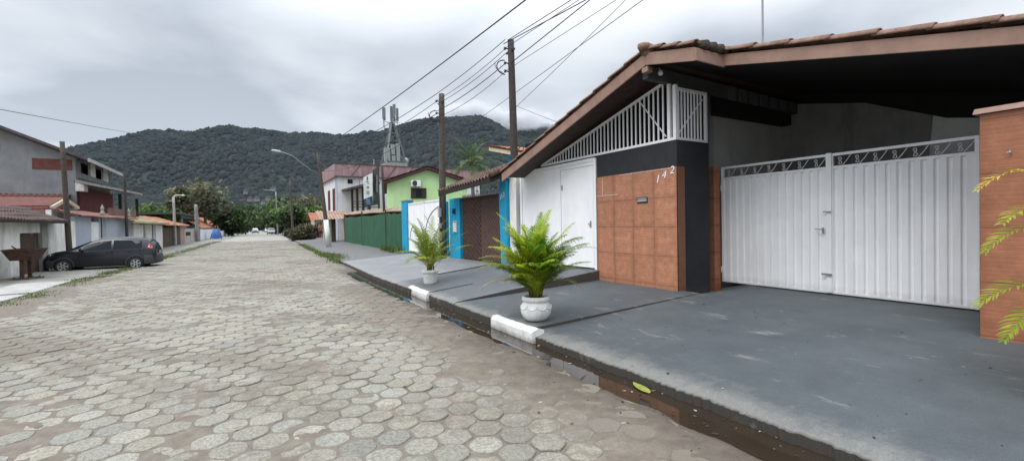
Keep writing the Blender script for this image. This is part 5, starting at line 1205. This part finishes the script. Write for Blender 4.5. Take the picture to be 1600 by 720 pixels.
mb = MB(); dirv = Vector((Bq.x-A.x, Bq.y-A.y, 0)); mb.tiles((A.x+.35, A.y, 2.30), tuple(dirv), (-1.1, 0, .32), period=.25, row=.4); mb.build('coping_tiles', mat('faded_red_coping', (.22, .115, .09), var=.35, sc=5, grime=((.08, .06, .055), .6)), T, smooth=True)
# maroon set-back wall, roof, posts
A2, B2 = on_x(124, 300, -8.5), on_x(176, 310, -8.4)
F0 = on_x(115.5, 285, -7.75); F1 = on_x(221, 305, -7.45); zr0 = F0.z; zr1 = F1.z; K0 = on_x(123, 281, -8.57)
mb = MB(); mb.wallbox((A2.x+.02, A2.y), (B2.x+.02, B2.y), 1.8, zr0+.1, .1); mb.build('maroon_wall', maroon, T)
mb = MB(); zk = K0.z
mb.hexa([(K0.x, K0.y, zk), tuple(F0), tuple(F1), (K0.x+.1, F1.y, zk), (K0.x, K0.y, zk+.12), tuple(F0+Vector((0, 0, .12))), tuple(F1+Vector((0, 0, .12))), (K0.x+.1, F1.y, zk+.12)])
mb.build('terrace_roof', dark_wood, T)
mb = MB(); mb.bar(F0+Vector((.06, 0, .07)), F1+Vector((.06, 0, .07)), .05, .15); mb.build('roof_edge', concrete, T)
for px in (188, 214):
    P_ = on_x(px, 320, -7.7); mb = MB(); mb.box(P_.x-.09, P_.x+.09, P_.y-.12, P_.y+.12, 2.3, zr0+.05); mb.build('post', dark_wood, T)
mb = MB(); lw(mb, 176, 214, 2.95, 2.35, off=.25); mb.build('balcony_wall', mat('worn_terracotta_parapet', (.16, .10, .085), var=.3, sc=2), T)
for px in (160, 201): P_ = lp(px, 330, -.05); mb = MB(); mb.lathe([(.10, 0), (.11, .08), (.06, .25), (.09, .36), (.04, .5), (.001, .6)], (P_.x, P_.y, 2.45), 10); mb.build('baluster_urn', concrete, T)
mb = MB(); P_ = on_x(131, 293, -8.3); mb.box(P_.x-.3, P_.x+.1, P_.y-.4, P_.y+.4, P_.z-.25, P_.z+.25); mb.build('air_conditioner', white_wash, T)
# whitewashed street wall with tiled gateway
W = thing('whitewashed_wall', 'mould-stained whitewashed wall with clay-tiled gateway and arched brown board gates at the left edge', 'wall', (-7, 25, 0))
mb = MB(); lw(mb, -60, 31, 1.95); lw(mb, 76, 118, 2.05); lw(mb, 31, 76, 2.1, 1.55); mb.build('wall', white_wash, W)
mb = MB(); lw(mb, 66, 75, 2.0, off=-.06, t=.24); mb.build('gate_pier', concrete, W)
for pa, pb in ((33, 52), (53, 66)):
    A, Bq = lp(pa, 390, .06), lp(pb, 390, .06); n = 8; dv_ = Bq-A; mb = MB(); P = [(A.x, A.y, -.1), (Bq.x, Bq.y, -.1)]
    for i in range(n+1):
        t = 1-i/n; P.append((A.x+dv_.x*t, A.y+dv_.y*t, 1.42+.16*math.sin(math.pi*t)))
    mb.prism(P, (-.05, 0, 0)); mb.build('board_gate', old_gate, W)
A, Bq = lp(-40, 345, -.35), lp(102, 345, -.35)
mb = MB(); d_ = Vector((Bq.x-A.x, Bq.y-A.y, 0)); mb.tiles((A.x+.15, A.y, 2.02), tuple(d_), (-1.6, 0, .62), period=.23, row=.4); mb.build('canopy_tiles', mat('sooty_clay_tile', (.085, .058, .05), var=.5, sc=8, bump=.4, grime=((.03, .027, .026), .8)), W, smooth=True)
mb = MB(); mb.bar((A.x+.1, A.y, 1.97), (Bq.x+.1, Bq.y, 1.97), .12, .10); mb.build('canopy_beam', dark_wood, W)
# cream gable edging behind
A, Bq = lp(78, 325, .8), lp(122, 325, .8)
E1 = thing('gabled_porch', 'small porch with cream-edged tiled gable above the whitewashed wall', 'porch', tuple(A.xy)+(0,))
mid = lp(102, 312, .8); e0 = lp(80, 325, .8); e1 = lp(122, 325, .8)
mb = MB(); mb.bar(tuple(e0), tuple(mid), .12, .16); mb.bar(tuple(mid), tuple(e1), .12, .16); mb.build('verge_board', mat('cream_verge', (.42, .37, .28), var=.2), E1)
mb = MB(); mb.prism([tuple(e0+Vector((-.05, 0, 0))), tuple(e1+Vector((-.05, 0, 0))), tuple(mid+Vector((-.05, 0, 0)))], (-.1, 0, 0)); mb.prism([tuple(e0+Vector((-.05, 0, .06))), tuple(mid+Vector((-.05, 0, .06))), tuple(mid+Vector((-2.5, 0, .06))), tuple(e0+Vector((-2.5, 0, .06)))], (0, 0, .06)); mb.build('tiled_gable', red_tile, E1)
mb = MB(); mb.wallbox(tuple(e0.xy), tuple(e1.xy), 0, e0.z-.08, .2); mb.build('wall', white_wash, E1)
# utility poles
a = lp(108, 352, -.45); b = on_x(97, 221, a.x); pole('utility_pole', 'thick grey wooden pole standing against the whitewashed wall before the grey house', Vector((a.x, a.y, -.1)), Vector((a.x-.0, b.y, b.z)), .115, .085, wood_post, 'poles on the left-hand pavement')
a = lp(198, 345, -.4); b = on_x(194, 268, a.x); pole('utility_pole', 'dark pole rising before the terrace posts on the left', Vector((a.x, a.y, -.1)), b, .085, .065, dark_pole, 'poles on the left-hand pavement')
a = lp(274, 372, -.2); b = on_x(271, 308, a.x); lpole = pole('street_lamp', 'pale concrete lamp post with short arm beyond the brown gates on the left', Vector((a.x, a.y, -.3)), b, .13, .10, concrete_light, 'poles on the left-hand pavement'); lpole['category'] = 'street lamp'
mb = MB(); mb.tube([b, b+Vector((.2, 0, .2)), b+Vector((.6, 0, .2))], .06, 6); mb.lathe([(.001, -.1), (.22, 0), (.001, .1)], tuple(b+Vector((.75, 0, .17))), 10); mb.build('lamp_arm', mat('pale_yellow_lamp', (.55, .52, .38), var=.1), lpole)
a = lp(309, 375, -.3); b = on_x(306, 320, a.x); pole('utility_pole', 'stout grey concrete pole in front of the white low wall on the left', Vector((a.x, a.y, -.3)), b, .24, .17, concrete, 'poles on the left-hand pavement')
# rusty bin rack
rk = on_z(27, 441, -.05); rk = Vector((-6.35, 22.0, -.02))
BN = thing('rubbish_rack', 'rusty steel rubbish rack on two legs before the whitewashed wall', 'bin rack', rk)
mb = MB(); L_ = .62; vs = [(-.40, -L_, 1.02), (.40, -L_, 1.02), (.40, L_, 1.02), (-.40, L_, 1.02), (-.25, -L_*.72, .66), (.25, -L_*.72, .66), (.25, L_*.72, .66), (-.25, L_*.72, .66)]
mb.add([(rk.x+x, rk.y+y, rk.z+z) for x, y, z in vs], [(0, 1, 5, 4), (1, 2, 6, 5), (2, 3, 7, 6), (3, 0, 4, 7), (4, 5, 6, 7)]); mb.build('trough', rust, BN)
mb = MB(); 
for i in range(4): p = [vs[i], vs[(i+1) % 4]]; mb.bar(tuple(rk+Vector(p[0])), tuple(rk+Vector(p[1])), .035, .035)
mb.bar(tuple(rk+Vector((0, -L_, 1.02))), tuple(rk+Vector((0, -L_-.45, 1.16))), .03, .03); mb.build('rim', rust, BN)
for s in (-1, 1): mb = MB(); mb.bar(tuple(rk+Vector((0, s*.34, -.05))), tuple(rk+Vector((0, s*.34, .68))), .09, .09); mb.build('leg', rust, BN)
mb = MB(); 
for i in range(40): a_ = random.random()*6.28; r_ = random.random()**.5*.8; mb.lathe([(.001, -.03), (random.uniform(.03, .09), 0), (.001, random.uniform(.02, .07))], (rk.x+r_*math.cos(a_)*.5, rk.y+.1+r_*math.sin(a_)*.8, rk.z+.01), 6)
mb.lathe([(.55, -.03), (.4, .02), (.001, .05)], tuple(rk), 16)
tag(mb.build('rubble_heap', mat('dark_rubble', (.06, .052, .045), var=.5, sc=6), org=tuple(rk)), 'dark heap of soil and rubble under the rusty rack', 'rubble')
# cream-roofed gateway wall, then brown gates
K1 = thing('gateway_house', 'white walled frontage with cream tile canopy and two dark brown gates beyond the black car', 'house', tuple(lp(230, 380).xy)+(0,))
mb = MB(); lw(mb, 209, 224, 1.95, off=-.1); mb.build('wall', white_wash, K1); mb = MB(); lw(mb, 227.2, 241, 2.0, off=.1); mb.build('wall', white_wash, K1)
mb = MB(); lw(mb, 244, 254, 2.0, off=-.15); mb.build('white_pillar', white_wall, K1)
mb = MB(); lw(mb, 224, 227, 1.95, off=.3); lw(mb, 241, 244, 1.95, off=.3); each(mb, 'gap', black, K1)
for pa, pb in ((254.4, 265), (265.4, 282)): mb = MB(); lw(mb, pa, pb, 1.75, -.6, off=.0); mb.build('brown_gate', old_gate, K1)
mb = MB(); lw(mb, 282.3, 288, 1.9, -.6, off=-.1); mb.build('pinkish_pillar', mat('dusty_pink_plaster', (.33, .22, .20), var=.2, sc=1), K1)
A, Bq = lp(207, 345, -.6), lp(262, 345, -.6); d_ = Vector((Bq.x-A.x, Bq.y-A.y, 0))
mb = MB(); mb.tiles((A.x+.1, A.y, 2.12), tuple(d_), (-1.6, 0, .45), period=.25, row=.4); mb.wallbox((A.x+.12, A.y), (Bq.x+.12, Bq.y), 2.0, 2.12, .1); mb.build('canopy_tiles', mat('cream_canopy_tiles', (.36, .30, .19), var=.3, sc=4, grime=((.17, .14, .1), .6)), K1, smooth=True)
A, Bq = lp(248, 350, -.4), lp(296, 352, -.4); d_ = Vector((Bq.x-A.x, Bq.y-A.y, 0))
mb = MB(); mb.tiles((A.x, A.y, 1.95), tuple(d_), (-3.0, 0, .95), period=.28, row=.45); mb.build('roof_tiles', orange_tile, K1, smooth=True)
K2 = thing('grey_shed_house', 'dark-roofed grey outbuilding with letterbox wall beside the stout concrete pole', 'house', tuple(lp(300, 378).xy)+(0,))
mb = MB(); lw(mb, 288.4, 304, 1.6, -.8, off=.0); mb.build('wall', mat('beige_letterbox_wall', (.40, .36, .32), var=.2, sc=1), K2)
mb = MB(); A, Bq = lp(291, 371, -.04), lp(298, 371, -.04); mb.wallbox(tuple(A.xy), tuple(Bq.xy), .85, 1.25, .1); mb.build('letterbox', black, K2)
mb = MB(); lw(mb, 304.4, 313, 1.7, -.8, off=.1); mb.build('grey_gate', mat('slate_grey_sheet', (.14, .145, .16), var=.2), K2)
mb = MB(); lw(mb, 284, 312, 3.6, 1.7, off=3); mb.build('upper_wall', grey_plaster, K2)
mb = MB(); lw(mb, 288, 305, 3.2, 2.3, off=2.9); mb.build('upper_opening', black, K2)
A, Bq = lp(280, 350, 2.2), lp(312, 350, 2.2); mb = MB(); mb.wallbox(tuple(A.xy), tuple(Bq.xy), 3.6, 3.85, 4); mb.build('roof', mat('dark_slab_roof', (.06, .058, .055), var=.3), K2)
K3 = thing('orange_roofed_house', 'white low house with orange tiled roof and blue tarpaulin before its wall', 'house', tuple(lp(330, 370).xy)+(0,))
A, Bq = lp(312, 372, .2), lp(345, 372, .2)
mb = MB(); mb.wallbox(tuple(A.xy), tuple(Bq.xy), -.5, 1.5, .2); mb.build('wall', white_wall, K3)
A, Bq = lp(315, 356, 1.0), lp(350, 356, 1.0); d_ = Vector((Bq.x-A.x, Bq.y-A.y, 0)); mb = MB(); mb.tiles((A.x, A.y, 1.7), tuple(d_), (-4, 0, 2.4), period=.35, row=.6); mb.build('roof_tiles', orange_tile, K3, smooth=True)
bt = lp(338, 372, -1.2); mb = MB()
def tarp(u, v): return (bt.x+(u-.5)*1.5, bt.y+(v-.5)*2.6, max(-.05, 1.45*(1-abs(2*u-1)**4)*(1-abs(2*v-1)**4))+.12*math.sin(u*9+v*7))
mb.grid(tarp, 14, 14); tag(mb.build('tarpaulin', mat('blue_tarpaulin', (.02, .075, .24), rough=.5, var=.25, sc=1.5), org=tuple(bt), smooth=True), 'blue tarpaulin cover standing before the white low wall', 'tarpaulin')
K4 = thing('garden_wall', 'low weathered garden wall under the roadside trees left of the far street', 'wall', tuple(lp(358, 368).xy)+(0,))
A, Bq = lp(346, 368, -.5), lp(366, 366, -.5); mb = MB(); mb.wallbox(tuple(A.xy), tuple(Bq.xy), -.5, 1.1, .2); mb.build('wall', white_wash, K4)

# ================================================================== CARS
ST = [(-1.93, .40, .70, .58, .74, .70), (-1.90, .27, .82, .62, .90, .76), (-1.82, .23, .93, .60, 1.16, .80), (-1.62, .21, .95, .575, 1.34, .82), (-1.2, .20, .95, .575, 1.425, .83), (-.5, .20, .94, .575, 1.46, .83), (.0, .20, .925, .565, 1.43, .83), (.35, .20, .91, .56, 1.32, .83), (.80, .20, .90, .60, 1.08, .82), (1.12, .20, .885, .68, .955, .81), (1.5, .21, .83, .68, .90, .80), (1.78, .25, .72, .62, .79, .74), (1.90, .33, .60, .55, .66, .66), (1.94, .40, .52, .50, .56, .60)]
def station(x):
    for a, b in zip(ST, ST[1:]):
        if a[0] <= x <= b[0]:
            t = (x-a[0])/(b[0]-a[0]); return [a[i]+(b[i]-a[i])*t for i in range(6)]
    return list(ST[0] if x < ST[0][0] else ST[-1])
def car(label, paint, name='parked_car', group='parked cars', near=False):
    t = thing(name, label, 'car', (0, 0, 0), group)
    mb = MB(); vs = []; n = 0
    for x, zb, zt, wr, zr_, w in ST:
        hb = [(0, zb), (w*.85, zb), (w*.97, zb+.07), (w, zb+(zt-zb)*.45), (w*.985, zb+(zt-zb)*.8), (w*.96, zt), (wr+(w*.96-wr)*.12, zr_-.06*(zr_-zt > .1)), (wr*.86, zr_), (0, zr_+.012)]
        ring = [(x, y, z) for y, z in hb]+[(x, -y, z) for y, z in hb[-2:0:-1]]; vs += ring; n = len(ring)
    m = len(ST); mb.add(vs, [(i*n+k, i*n+(k+1) % n, (i+1)*n+(k+1) % n, (i+1)*n+k) for i in range(m-1) for k in range(n)]+[tuple(range(n))[::-1], tuple(range((m-1)*n, m*n))])
    body = mb.build('body', paint, t, smooth=True)
    def sp(x, f, o=.012):
        x, zb, zt, wr, zr_, w = station(x); y0, z0 = w*.96, zt; y1, z1 = wr+(w*.96-wr)*.12, zr_-.06; return (x, y0+(y1-y0)*f+o, z0+(z1-z0)*f+.0)
    for s in (1, -1):
        for nm, xs in (('rear_side_window', (-1.42, -.9, -.42)), ('front_side_window', (-.34, .05, .35, .72))):
            lo = [sp(x, .06) for x in xs]; hi = [sp(x if nm != 'front_side_window' or x < .7 else .52, .88) for x in xs]
            P = lo+hi[::-1]; P = [(x, s*y, z) for x, y, z in P]; mb = MB(); mb.poly(P if s > 0 else P[::-1]); mb.build(nm, glass_dark, t)
        mb = MB(); P = [sp(-1.80, .05, .02), sp(-1.60, .05, .012), sp(-1.66, .85, .012), sp(-1.80, .72, .02)]; mb.prism([(x, s*y, z) for x, y, z in P], (-.0, s*.012, 0)); 
        tl_ = mb.build('tail_light', mat('red_tail_lens', (.30, .010, .010), rough=.15, var=.05, bump=0, spec=.6), t)
        mb = MB(); a_ = [sp(-1.80, .42, .036), sp(-1.66, .42, .028), sp(-1.68, .16, .028), sp(-1.80, .16, .036)]; mb.poly([(x, s*y, z) for x, y, z in a_]); mb.build('clear_lens', white_wall, tl_)
        mb = MB(); mb.prism([(1.84, s*.40, .62), (1.86, s*.64, .62), (1.62, s*.745, .76), (1.60, s*.60, .84), (1.74, s*.40, .78)], (.03, s*.02, .02)); mb.build('headlight', mat('headlight_lens', (.45, .47, .47), rough=.1, var=.05, bump=0, spec=.7), t)
        mb = MB(); mb.lathe([(.001, -.09), (.07, -.06), (.09, 0), (.07, .06), (.001, .08)], (0, 0, 0), 10); mb.v = [(.66+v[0]*.5, s*(.90+v[1]*1.0), .97+v[2]) for v in mb.v]; mb.build('wing_mirror', mat('black_plastic', (.015, .015, .017), rough=.5, var=.1, bump=0), t, smooth=True)
        mb = MB()
        if near:
          for x in (-.28, ): mb.box(x-.09, x+.09, s*.815-.015, s*.815+.022, .80, .83)
          mb.box(-1.1, -.93, s*.815-.015, s*.815+.022, .82, .85); each(mb, 'door_handle', mat('black_plastic', (.015,)*3), t)
          mb = MB()
          for x0_ in (-.38, .72, -1.35): mb.bar((x0_, s*.833, .32), (x0_+(.02 if x0_ > 0 else -.01), s*.826, .9), .008, .008)
          each(mb, 'door_seam', black, t)
        for xw in (-1.20, 1.24):
            mb = MB(); P = [(xw+.345*math.cos(a_), s*.825, .29+.345*math.sin(a_)) for a_ in [math.pi*i/14-.12*(1-2*i/14) for i in range(15)]]; mb.tube(P, .028, 6); mb.build('arch_trim', mat('grey_black_plastic', (.045, .045, .048), rough=.7, var=.15, bump=0), t)
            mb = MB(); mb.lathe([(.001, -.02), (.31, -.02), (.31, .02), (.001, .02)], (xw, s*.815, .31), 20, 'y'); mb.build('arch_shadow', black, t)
            mb = MB(); yo = s*.86; mb.lathe([(.17, -s*.17), (.27, -s*.17), (.288, -s*.14), (.29, -s*.04), (.275, 0), (.19, .0), (.17, -s*.02)], (xw, yo, .29), 28, 'y'); ty_ = mb.build('wheel', mat('tyre_rubber', (.018, .018, .018), rough=.85, var=.2, bump=0), t, smooth=True)
            mb = MB(); mb.lathe([(.001, -s*.035), (.18, -s*.035), (.19, -s*.01), (.178, 0), (.16, -s*.02), (.001, -s*.022)], (xw, yo, .29), 28, 'y')
            for k in range(6): a_ = k*math.pi/3; mb.bar((xw+.03*math.cos(a_), yo-s*.008, .29+.03*math.sin(a_)), (xw+.17*math.cos(a_), yo-s*.010, .29+.17*math.sin(a_)), .05, .02, up=(0, 1, 0))
            mb.build('hubcap', mat('silver_hubcap', (.42, .43, .43), rough=.4, var=.15, metal=.5, bump=0), ty_)
    # bumpers, screens, plate
    mb = MB(); mb.prism([(-1.97, -.72, .36), (-1.97, .72, .36), (-1.80, .84, .36), (-1.55, .842, .36), (-1.55, .842, .62), (-1.80, .835, .64), (-1.96, .72, .64), (-1.96, -.72, .64), (-1.80, -.835, .64), (-1.55, -.842, .62), (-1.55, -.842, .36), (-1.80, -.84, .36)], (0, 0, .001))
    mb = MB(); o_ = [(-1.50, .838), (-1.80, .825), (-1.97, .66), (-1.985, 0), (-1.97, -.66), (-1.80, -.825), (-1.50, -.838)]
    vs = [(x, y, z) for z in (.25, .34, .58, .64) for x, y in [(x*(1 if .3 < z < .6 else .985), y*(1 if .3 < z < .6 else .98)) for x, y in o_]]; mb.add(vs, [(j*7+i, j*7+i+1, (j+1)*7+i+1, (j+1)*7+i) for j in range(3) for i in range(6)]); mb.build('rear_bumper', MATS['grey_black_plastic'], t, smooth=True)
    mb = MB(); o_ = [(1.45, -.825), (1.80, -.77), (1.95, -.5), (1.98, 0), (1.95, .5), (1.80, .77), (1.45, .825)]
    vs = [(x, y, z) for z in (.22, .30, .48, .54) for x, y in [(x*(1 if .25 < z < .5 else .985), y*(1 if .25 < z < .5 else .985)) for x, y in o_]]; mb.add(vs, [(j*7+i, j*7+i+1, (j+1)*7+i+1, (j+1)*7+i) for j in range(3) for i in range(6)]); mb.build('front_bumper', MATS['grey_black_plastic'], t, smooth=True)
    mb = MB(); mb.quad((-1.70, .50, 1.30), (-1.70, -.50, 1.30), (-1.93, -.56, .90), (-1.93, .56, .90)); mb.build('rear_window', glass_dark, t)
    mb = MB(); mb.quad((.41, -.50, 1.31), (.41, .50, 1.31), (1.09, .60, .985), (1.09, -.60, .985)); mb.build('windscreen', glass_dark, t)
    mb = MB(); mb.box(-1.965, -1.945, -.22, .22, .70, .82); mb.build('number_plate', steel, t)
    mb = MB(); mb.bar((-1.2, .6, 1.47), (.2, .575, 1.44), .015, .02); mb.bar((-1.2, -.6, 1.47), (.2, -.575, 1.44), .015, .02); each(mb, 'roof_trim', mat('pale_roof_trim', (.4, .41, .42), var=.1, bump=0), t)
    return t
car_black = mat('black_car_paint', (.010, .011, .016), rough=.22, var=.08, bump=0, spec=.55)
car_white = mat('white_car_paint', (.62, .63, .64), rough=.25, var=.05, bump=0, spec=.5)
car_grey = mat('silver_car_paint', (.30, .31, .32), rough=.25, var=.05, bump=0, spec=.5)
c1 = car('black five-door hatchback parked nose-in to the left-hand wall', car_black, near=True); c1.scale = (.95, .94, .95); c1.location = (-4.98, 25.9, -.10); c1.rotation_euler = (0, R(0.0), R(180-3))
def far_car(label, paint, px, py, Y, rz):
    c = car(label, paint); p = on_y(px, py, Y); c.location = (p.x, Y, 0); c.rotation_euler = (0, 0, rz)
far_car('white car far down the street on the left', car_white, 399, 364, 150, R(88))
far_car('silver car far down the street on the right', car_grey, 424, 366, 120, R(-92))
far_car('pale car farthest away at the end of the street', car_white, 418, 362, 170, R(-92))

# ================================================================== PERSON in the distance
pb = on_z(502, 374, .2); pb = Vector((on_y(502, 374, 57.0).x, 57.0, .2))
PE = thing('person', 'distant person in a red top and dark shorts standing by the low maroon wall', 'person', pb)
def skin_fig(name, pts, edges, rad, m, sub=2):
    me = bpy.data.meshes.new(name); me.from_pydata(pts, edges, []); me.materials.append(m); o = bpy.data.objects.new(name, me); C.objects.link(o); o.parent = PE; ORG[o.name] = ORG[PE.name]
    md = o.modifiers.new('skin', 'SKIN'); 
    for i, r_ in enumerate(rad): me.skin_vertices[0].data[i].radius = (r_, r_) if not isinstance(r_, tuple) else r_
    me.skin_vertices[0].data[0].use_root = True
    s = o.modifiers.new('sub', 'SUBSURF'); s.levels = sub; s.render_levels = sub; return o
skin_mat = mat('brown_skin', (.22, .12, .08), var=.1, bump=0)
def skinlayer_fix(me): 
    if not me.skin_vertices: me.attributes.new('s', 'FLOAT', 'POINT')
pts = [(0, 0, .92), (0, 0, 1.15), (0, 0, 1.38), (0, 0, 1.48), (0, 0, 1.60), (0, 0, 1.68), (-.10, 0, .86), (-.12, -.02, .48), (-.12, .02, .08), (-.12, -.12, .04), (.10, 0, .86), (.12, -.03, .48), (.12, .01, .08), (.12, -.12, .04), (-.19, 0, 1.36), (-.25, .02, 1.10), (-.22, -.10, .88), (-.20, -.16, .80), (.19, 0, 1.36), (.25, .02, 1.10), (.22, -.08, .88), (.20, -.14, .80)]
ed = [(0, 1), (1, 2), (2, 3), (3, 4), (4, 5), (0, 6), (6, 7), (7, 8), (8, 9), (0, 10), (10, 11), (11, 12), (12, 13), (2, 14), (14, 15), (15, 16), (16, 17), (2, 18), (18, 19), (19, 20), (20, 21)]
rad = [(.15, .11), (.14, .10), (.16, .10), .055, .09, .075, .085, .06, .04, .035, .085, .06, .04, .035, .055, .042, .033, .03, .055, .042, .033, .03]
def person():
    import bmesh
    def mk(name, P, Ed, Rd, m):
        me = bpy.data.meshes.new(name); bm = bmesh.new(); lay = bm.verts.layers.skin.verify(); V = [bm.verts.new(p) for p in P]
        for v, r_ in zip(V, Rd): v[lay].radius = r_ if isinstance(r_, tuple) else (r_, r_)
        V[0][lay].use_root = True
        for a, b in Ed: bm.edges.new((V[a], V[b]))
        bm.to_mesh(me); bm.free(); me.materials.append(m); o = bpy.data.objects.new(name, me); C.objects.link(o); o.parent = PE
        o.modifiers.new('skin', 'SKIN').use_smooth_shade = True; s = o.modifiers.new('sub', 'SUBSURF'); s.levels = 1; s.render_levels = 2; return o
    mk('body', pts, ed, rad, skin_mat)
    mk('shirt', [(0, 0, .95), (0, 0, 1.15), (0, 0, 1.36), (-.19, 0, 1.36), (-.235, .02, 1.18), (.19, 0, 1.36), (.235, .02, 1.18)], [(0, 1), (1, 2), (2, 3), (3, 4), (2, 5), (5, 6)], [(.17, .13), (.165, .125), (.175, .12), .075, .06, .075, .06], mat('red_cotton', (.42, .07, .06), var=.15, bump=0))
    mk('shorts', [(0, 0, .93), (-.10, 0, .84), (-.12, -.02, .58), (.10, 0, .84), (.12, -.02, .58)], [(0, 1), (1, 2), (0, 3), (3, 4)], [(.165, .125), .105, .085, .105, .085], mat('dark_cotton', (.03, .03, .04), var=.15, bump=0))
    mb = MB(); mb.lathe([(.001, 1.53), (.07, 1.55), (.105, 1.62), (.105, 1.69), (.07, 1.76), (.001, 1.78)], (pb.x, pb.y+.025, pb.z), 14); mb.build('hair', mat('black_hair', (.012, .010, .009), var=.2, bump=0), PE, smooth=True)
person()

# ================================================================== SKY, SUN, CAMERA
w = bpy.data.worlds.new('World'); bpy.context.scene.world = w; w.use_nodes = True; N, L = w.node_tree.nodes, w.node_tree.links
bg = N['Background']; bg.inputs['Strength'].default_value = .1
SUN_EL, SUN_AZ = R(58), R(250)     # sun azimuth clockwise from +Y
sky = N.new('ShaderNodeTexSky'); sky.sky_type = 'NISHITA'; sky.sun_disc = False; sky.sun_elevation = SUN_EL; sky.sun_rotation = SUN_AZ; sky.dust_density = 3; sky.air_density = 1.2
tc = N.new('ShaderNodeTexCoord'); sx = N.new('ShaderNodeSeparateXYZ'); L.new(tc.outputs['Generated'], sx.inputs[0])
def M_(op, a, b):
    n = N.new('ShaderNodeMath'); n.operation = op
    for i, v in enumerate((a, b)):
        if isinstance(v, (int, float)): n.inputs[i].default_value = v
        else: L.new(v, n.inputs[i])
    return n.outputs[0]
zc = M_('MAXIMUM', sx.outputs['Z'], 0.0); den = M_('ADD', zc, .22)
cb = N.new('ShaderNodeCombineXYZ'); L.new(M_('DIVIDE', sx.outputs['X'], den), cb.inputs[0]); L.new(M_('DIVIDE', sx.outputs['Y'], den), cb.inputs[1])
def noise(scale, detail, rough, off, dist=0.):
    mp = N.new('ShaderNodeMapping'); mp.inputs['Location'].default_value = off; L.new(cb.outputs[0], mp.inputs['Vector'])
    n = N.new('ShaderNodeTexNoise'); n.inputs['Scale'].default_value = scale; n.inputs['Detail'].default_value = detail; n.inputs['Roughness'].default_value = rough; n.inputs['Distortion'].default_value = dist; L.new(mp.outputs[0], n.inputs['Vector']); return n.outputs['Fac']
n1 = noise(.85, 7, .42, (3.1, 1.7, 0), .3); n2 = noise(2.2, 7, .45, (7.7, 2.2, 0), .2)
nn = M_('ADD', M_('MULTIPLY', n1, .75), M_('MULTIPLY', n2, .25))
rp = N.new('ShaderNodeValToRGB'); L.new(nn, rp.inputs['Fac']); cr = rp.color_ramp
cr.elements[0].position = .40; cr.elements[0].color = (5.2, 5.8, 6.6, 1); cr.elements[1].position = .60; cr.elements[1].color = (9.6, 10.0, 10.4, 1)
e = cr.elements.new(.5); e.color = (7.7, 8.3, 9.05, 1)
# overcast luminance: brighter toward the zenith
zen = N.new('ShaderNodeMapRange'); zen.inputs['From Min'].default_value = .35; zen.inputs['From Max'].default_value = .95; zen.inputs['To Min'].default_value = 1.0; zen.inputs['To Max'].default_value = 3.4; L.new(zc, zen.inputs['Value'])
hz = N.new('ShaderNodeMapRange'); hz.inputs['From Min'].default_value = 0; hz.inputs['From Max'].default_value = .28; hz.inputs['To Min'].default_value = 1.3; hz.inputs['To Max'].default_value = 1.0; L.new(zc, hz.inputs['Value'])
vm = N.new('ShaderNodeVectorMath'); vm.operation = 'SCALE'; L.new(rp.outputs['Color'], vm.inputs[0]); L.new(M_('MULTIPLY', zen.outputs[0], hz.outputs[0]), vm.inputs['Scale'])
mx = N.new('ShaderNodeMix'); mx.data_type = 'RGBA'; mx.inputs['Factor'].default_value = .93; L.new(sky.outputs['Color'], mx.inputs['A']); L.new(vm.outputs['Vector'], mx.inputs['B']); L.new(mx.outputs['Result'], bg.inputs['Color'])
sl = bpy.data.lights.new('sun', 'SUN'); sl.energy = 2.1; sl.angle = R(40); sl.color = (1, .97, .93); so = bpy.data.objects.new('sun', sl); C.objects.link(so)
sd = Vector((math.sin(SUN_AZ)*math.cos(SUN_EL), math.cos(SUN_AZ)*math.cos(SUN_EL), math.sin(SUN_EL))); so.rotation_euler = sd.to_track_quat('Z', 'Y').to_euler(); so.location = (0, 0, 30)
cam = bpy.data.cameras.new('camera'); cam.sensor_width = 36; cam.lens = FPX/1600*36; cam.clip_start = .05; cam.clip_end = 5000
co = bpy.data.objects.new('camera', cam); C.objects.link(co)
co.matrix_world = Matrix(((cRr.x, cUr.x, -cF.x, 0), (cRr.y, cUr.y, -cF.y, 0), (cRr.z, cUr.z, -cF.z, CAMH), (0, 0, 0, 1)))
sc = bpy.context.scene; sc.camera = co; sc.render.engine = 'CYCLES'
sc.view_settings.view_transform = 'Standard'; sc.view_settings.look = 'None'; sc.view_settings.exposure = 0
sc.cycles.max_bounces = 6; sc.cycles.transparent_max_bounces = 6; sc.cycles.volume_bounces = 1; sc.cycles.use_denoising = True
